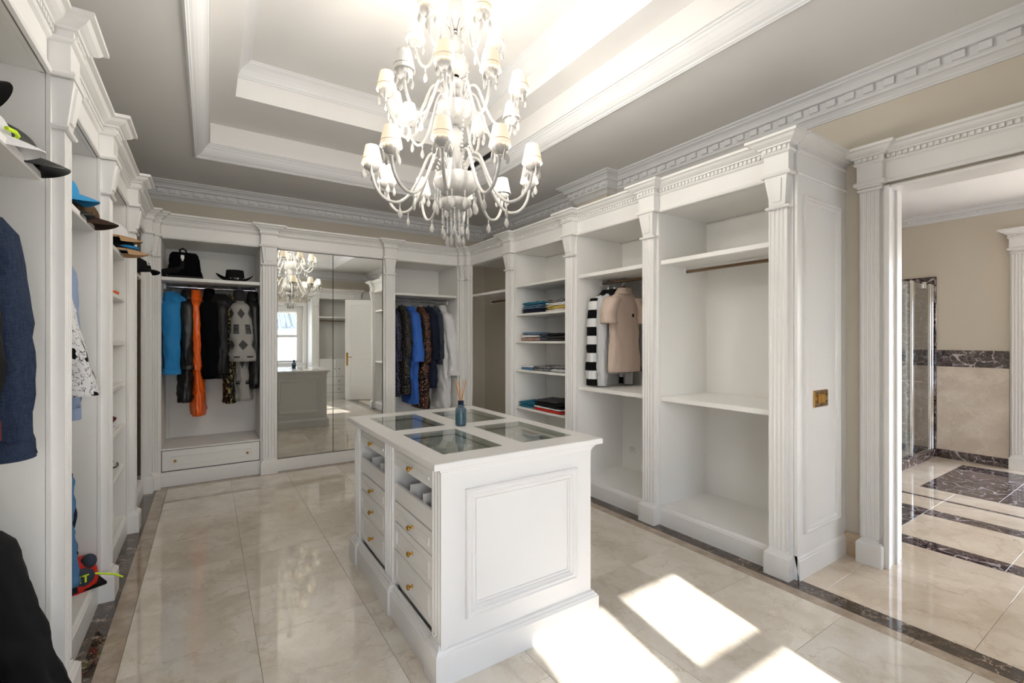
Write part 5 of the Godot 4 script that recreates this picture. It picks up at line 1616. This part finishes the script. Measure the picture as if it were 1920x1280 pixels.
	pile.call(-4.14, 1.385, [["pink patterned folded top on the second clothes shelf", 0.28, 0.035, M.pink_print, 0.0, 1], ["white folded top lying on the pink patterned one", 0.24, 0.028, M.white_cloth, 0.1, 1], ["pale blue crumpled top uppermost on the second clothes shelf", 0.2, 0.03, M.steel_blue, -0.15, 1]])
	pile.call(-3.88, 1.385, [["blue grey folded jumper beside the pink patterned pile", 0.22, 0.08, M.slate, 0.1, 2]], -0.24)
	pile.call(-3.66, 1.385, [["black folded jumper on the right of the second clothes shelf", 0.34, 0.05, M.charcoal, 0.0, 2], ["crumpled black top lying on the black folded jumper", 0.28, 0.03, M.black_cloth, 0.1, 1]])
	pile.call(-4.16, 1.07, [["light blue folded shirt on the left of the third clothes shelf", 0.22, 0.022, M.light_denim, 0.0, 1], ["white folded shirt lying on the light blue one", 0.2, 0.02, M.white_cloth, 0.06, 1]])
	pile.call(-3.90, 1.07, [["black and white patterned folded shirt on the third clothes shelf", 0.28, 0.05, M.bw_print, 0.0, 2]])
	pile.call(-3.62, 1.07, [["pale grey folded sweater on the right of the third clothes shelf", 0.24, 0.035, M.grey_cloth, 0.0, 1], ["black and white printed top lying on the pale grey sweater", 0.22, 0.03, M.bw_print, 0.05, 1]])
	pile.call(-4.15, 0.66, [["teal folded top on the left of the lowest clothes shelf", 0.26, 0.06, M.teal, 0.12, 2]], -0.17)
	pile.call(-3.76, 0.66, [["bright red folded top at the bottom of the lowest pile", 0.46, 0.028, M.red, 0.0, 1], ["white folded vest between the red top and the black ones", 0.45, 0.018, M.white_cloth, 0.01, 1], ["black folded hoodie in the lowest pile", 0.43, 0.045, M.black_cloth, -0.02, 2], ["charcoal folded sweater uppermost in the lowest pile", 0.32, 0.03, M.charcoal, 0.08, 1]], -0.155)


func island_things() -> void:
	var b := thing("reed_diffuser", "blue glass reed diffuser bottle with seven reeds on the island", "diffuser", "", Transform3D(Basis(), Vector3(1.218, 0.9055, -2.392)))
	put("bottle", MB.new().lathe(v2([0.0005, 0.0, 0.026, 0.0, 0.031, 0.004, 0.032, 0.012, 0.032, 0.088, 0.030, 0.098, 0.022, 0.106, 0.017, 0.109, 0.016, 0.112, 0.022, 0.114, 0.022, 0.12, 0.016, 0.121, 0.0155, 0.125]), 32), M.bottle, b)
	put("oil", MB.new().lathe(v2([0.0005, 0.006, 0.027, 0.006, 0.029, 0.012, 0.029, 0.072, 0.0005, 0.0725]), 24), M.oil, b)
	put("collar", MB.new().lathe_hard(v2([0.017, 0.12, 0.017, 0.143, 0.008, 0.145, 0.008, 0.13]), 24), M.navy, b)
	for k in 7:
		var a := k * TAU / 7.0 + 0.4
		var d := Vector3(cos(a), 0, sin(a))
		put("reed", MB.new().tube([d * -0.012 + Vector3(0, 0.012, 0), d * 0.006 + Vector3(0, 0.14, 0), d * (0.03 + 0.008 * (k % 3)) + Vector3(0, 0.262 - 0.012 * (k % 2), 0)], 0.0019, 6), M.reed, b)
	# trinkets under the glass
	var g := thing("glass_pot", "small clear glass pot in the nearest left display tray", "pot", "", Transform3D(Basis(), Vector3(1.07, 0.8355, -1.95)))
	put("bowl", MB.new().lathe(v2([0.001, 0.0, 0.03, 0.0, 0.036, 0.01, 0.036, 0.042, 0.032, 0.042, 0.031, 0.012, 0.001, 0.008]), 24), M.crystal, g)
	put("lid", MB.new().lathe(v2([0.036, 0.043, 0.034, 0.048, 0.008, 0.052, 0.006, 0.056, 0.009, 0.06, 0.001, 0.063]), 24), M.crystal, g)
	g = thing("bracelet", "silver link bracelet in the nearest right display tray", "bracelet", "", Transform3D(Basis(Vector3.UP, 0.5), Vector3(1.42, 0.8395, -2.06)))
	for k in 18:
		var t := k / 17.0
		put("link", MB.new().ball(Vector3((t - 0.5) * 0.2, 0.003, 0.022 * sin(t * 9.0)), Vector3(0.0075, 0.0045, 0.0055), 8, 5), M.chrome if k % 4 else M.brass, g)
	g = thing("wrist_watch", "wrist watch lying in the open tray of the near drawers", "watch", "", Transform3D(Basis(Vector3.UP, 0.3), Vector3(0.88, 0.6145, -1.90)))
	put("case", MB.new().lathe_hard(v2([0.001, 0, 0.02, 0, 0.02, 0.009, 0.017, 0.011, 0.001, 0.011]), 24), M.steel, g)
	put("strap", MB.new().cbox(-0.009, 0.0, -0.075, 0.009, 0.004, 0.075, 0.001), M.dark_brown, g)


func fittings() -> void:
	var s := thing("light_switch", "gold framed double light switch on the wardrobe end panel", "light switch", "", Transform3D(Basis(), Vector3(3.140, 1.04, -1.337)))
	put("plate", MB.new().cbox(-0.088, -0.052, 0.0, 0.088, 0.052, 0.008, 0.004), M.brass, s)
	put("ornate_rim", MB.new().frame(Vector3(-0.088, -0.052, 0.008), Vector3.RIGHT, Vector3.UP, 0.176, 0.104, v2([0.004, 0, 0.006, 0.004, 0.012, 0.002, 0.016, 0.005, 0.022, 0.0])), M.bronze, s)
	for k in 12:
		var a := TAU * k / 12.0
		put("scroll", MB.new().ball(Vector3(cos(a) * 0.075, sin(a) * 0.041, 0.009), Vector3(0.008, 0.006, 0.004), 8, 5), M.dark if k % 2 else M.brass, s)
	for k in [-1, 1]:
		put("rocker", MB.new().cbox(k * 0.025 - 0.021, -0.028, 0.007, k * 0.025 + 0.021, 0.028, 0.014, 0.003), M.brass, s)
	var o := thing("power_socket", "white round pin power socket inside the wardrobe under the polo shirt", "power socket", "", TR * Transform3D(Basis(), Vector3(-3.115, 0.338, -0.587)))
	put("plate", MB.new().cbox(-0.041, -0.041, 0.0, 0.041, 0.041, 0.009, 0.003), M.plastic, o)
	put("well", MB.new().lathe_hard(v2([0.0195, 0.0, 0.0215, 0.0, 0.0215, 0.002, 0.0195, 0.002]), 28), M.gap, o, Transform3D(Basis(Vector3.RIGHT, PI / 2), Vector3(0, 0, 0.009)))
	for k in [-1, 1]:
		put("pin_hole", MB.new().ball(Vector3(k * 0.0095, 0, 0.009), Vector3(0.003, 0.003, 0.0012), 10, 5), M.dark, o)
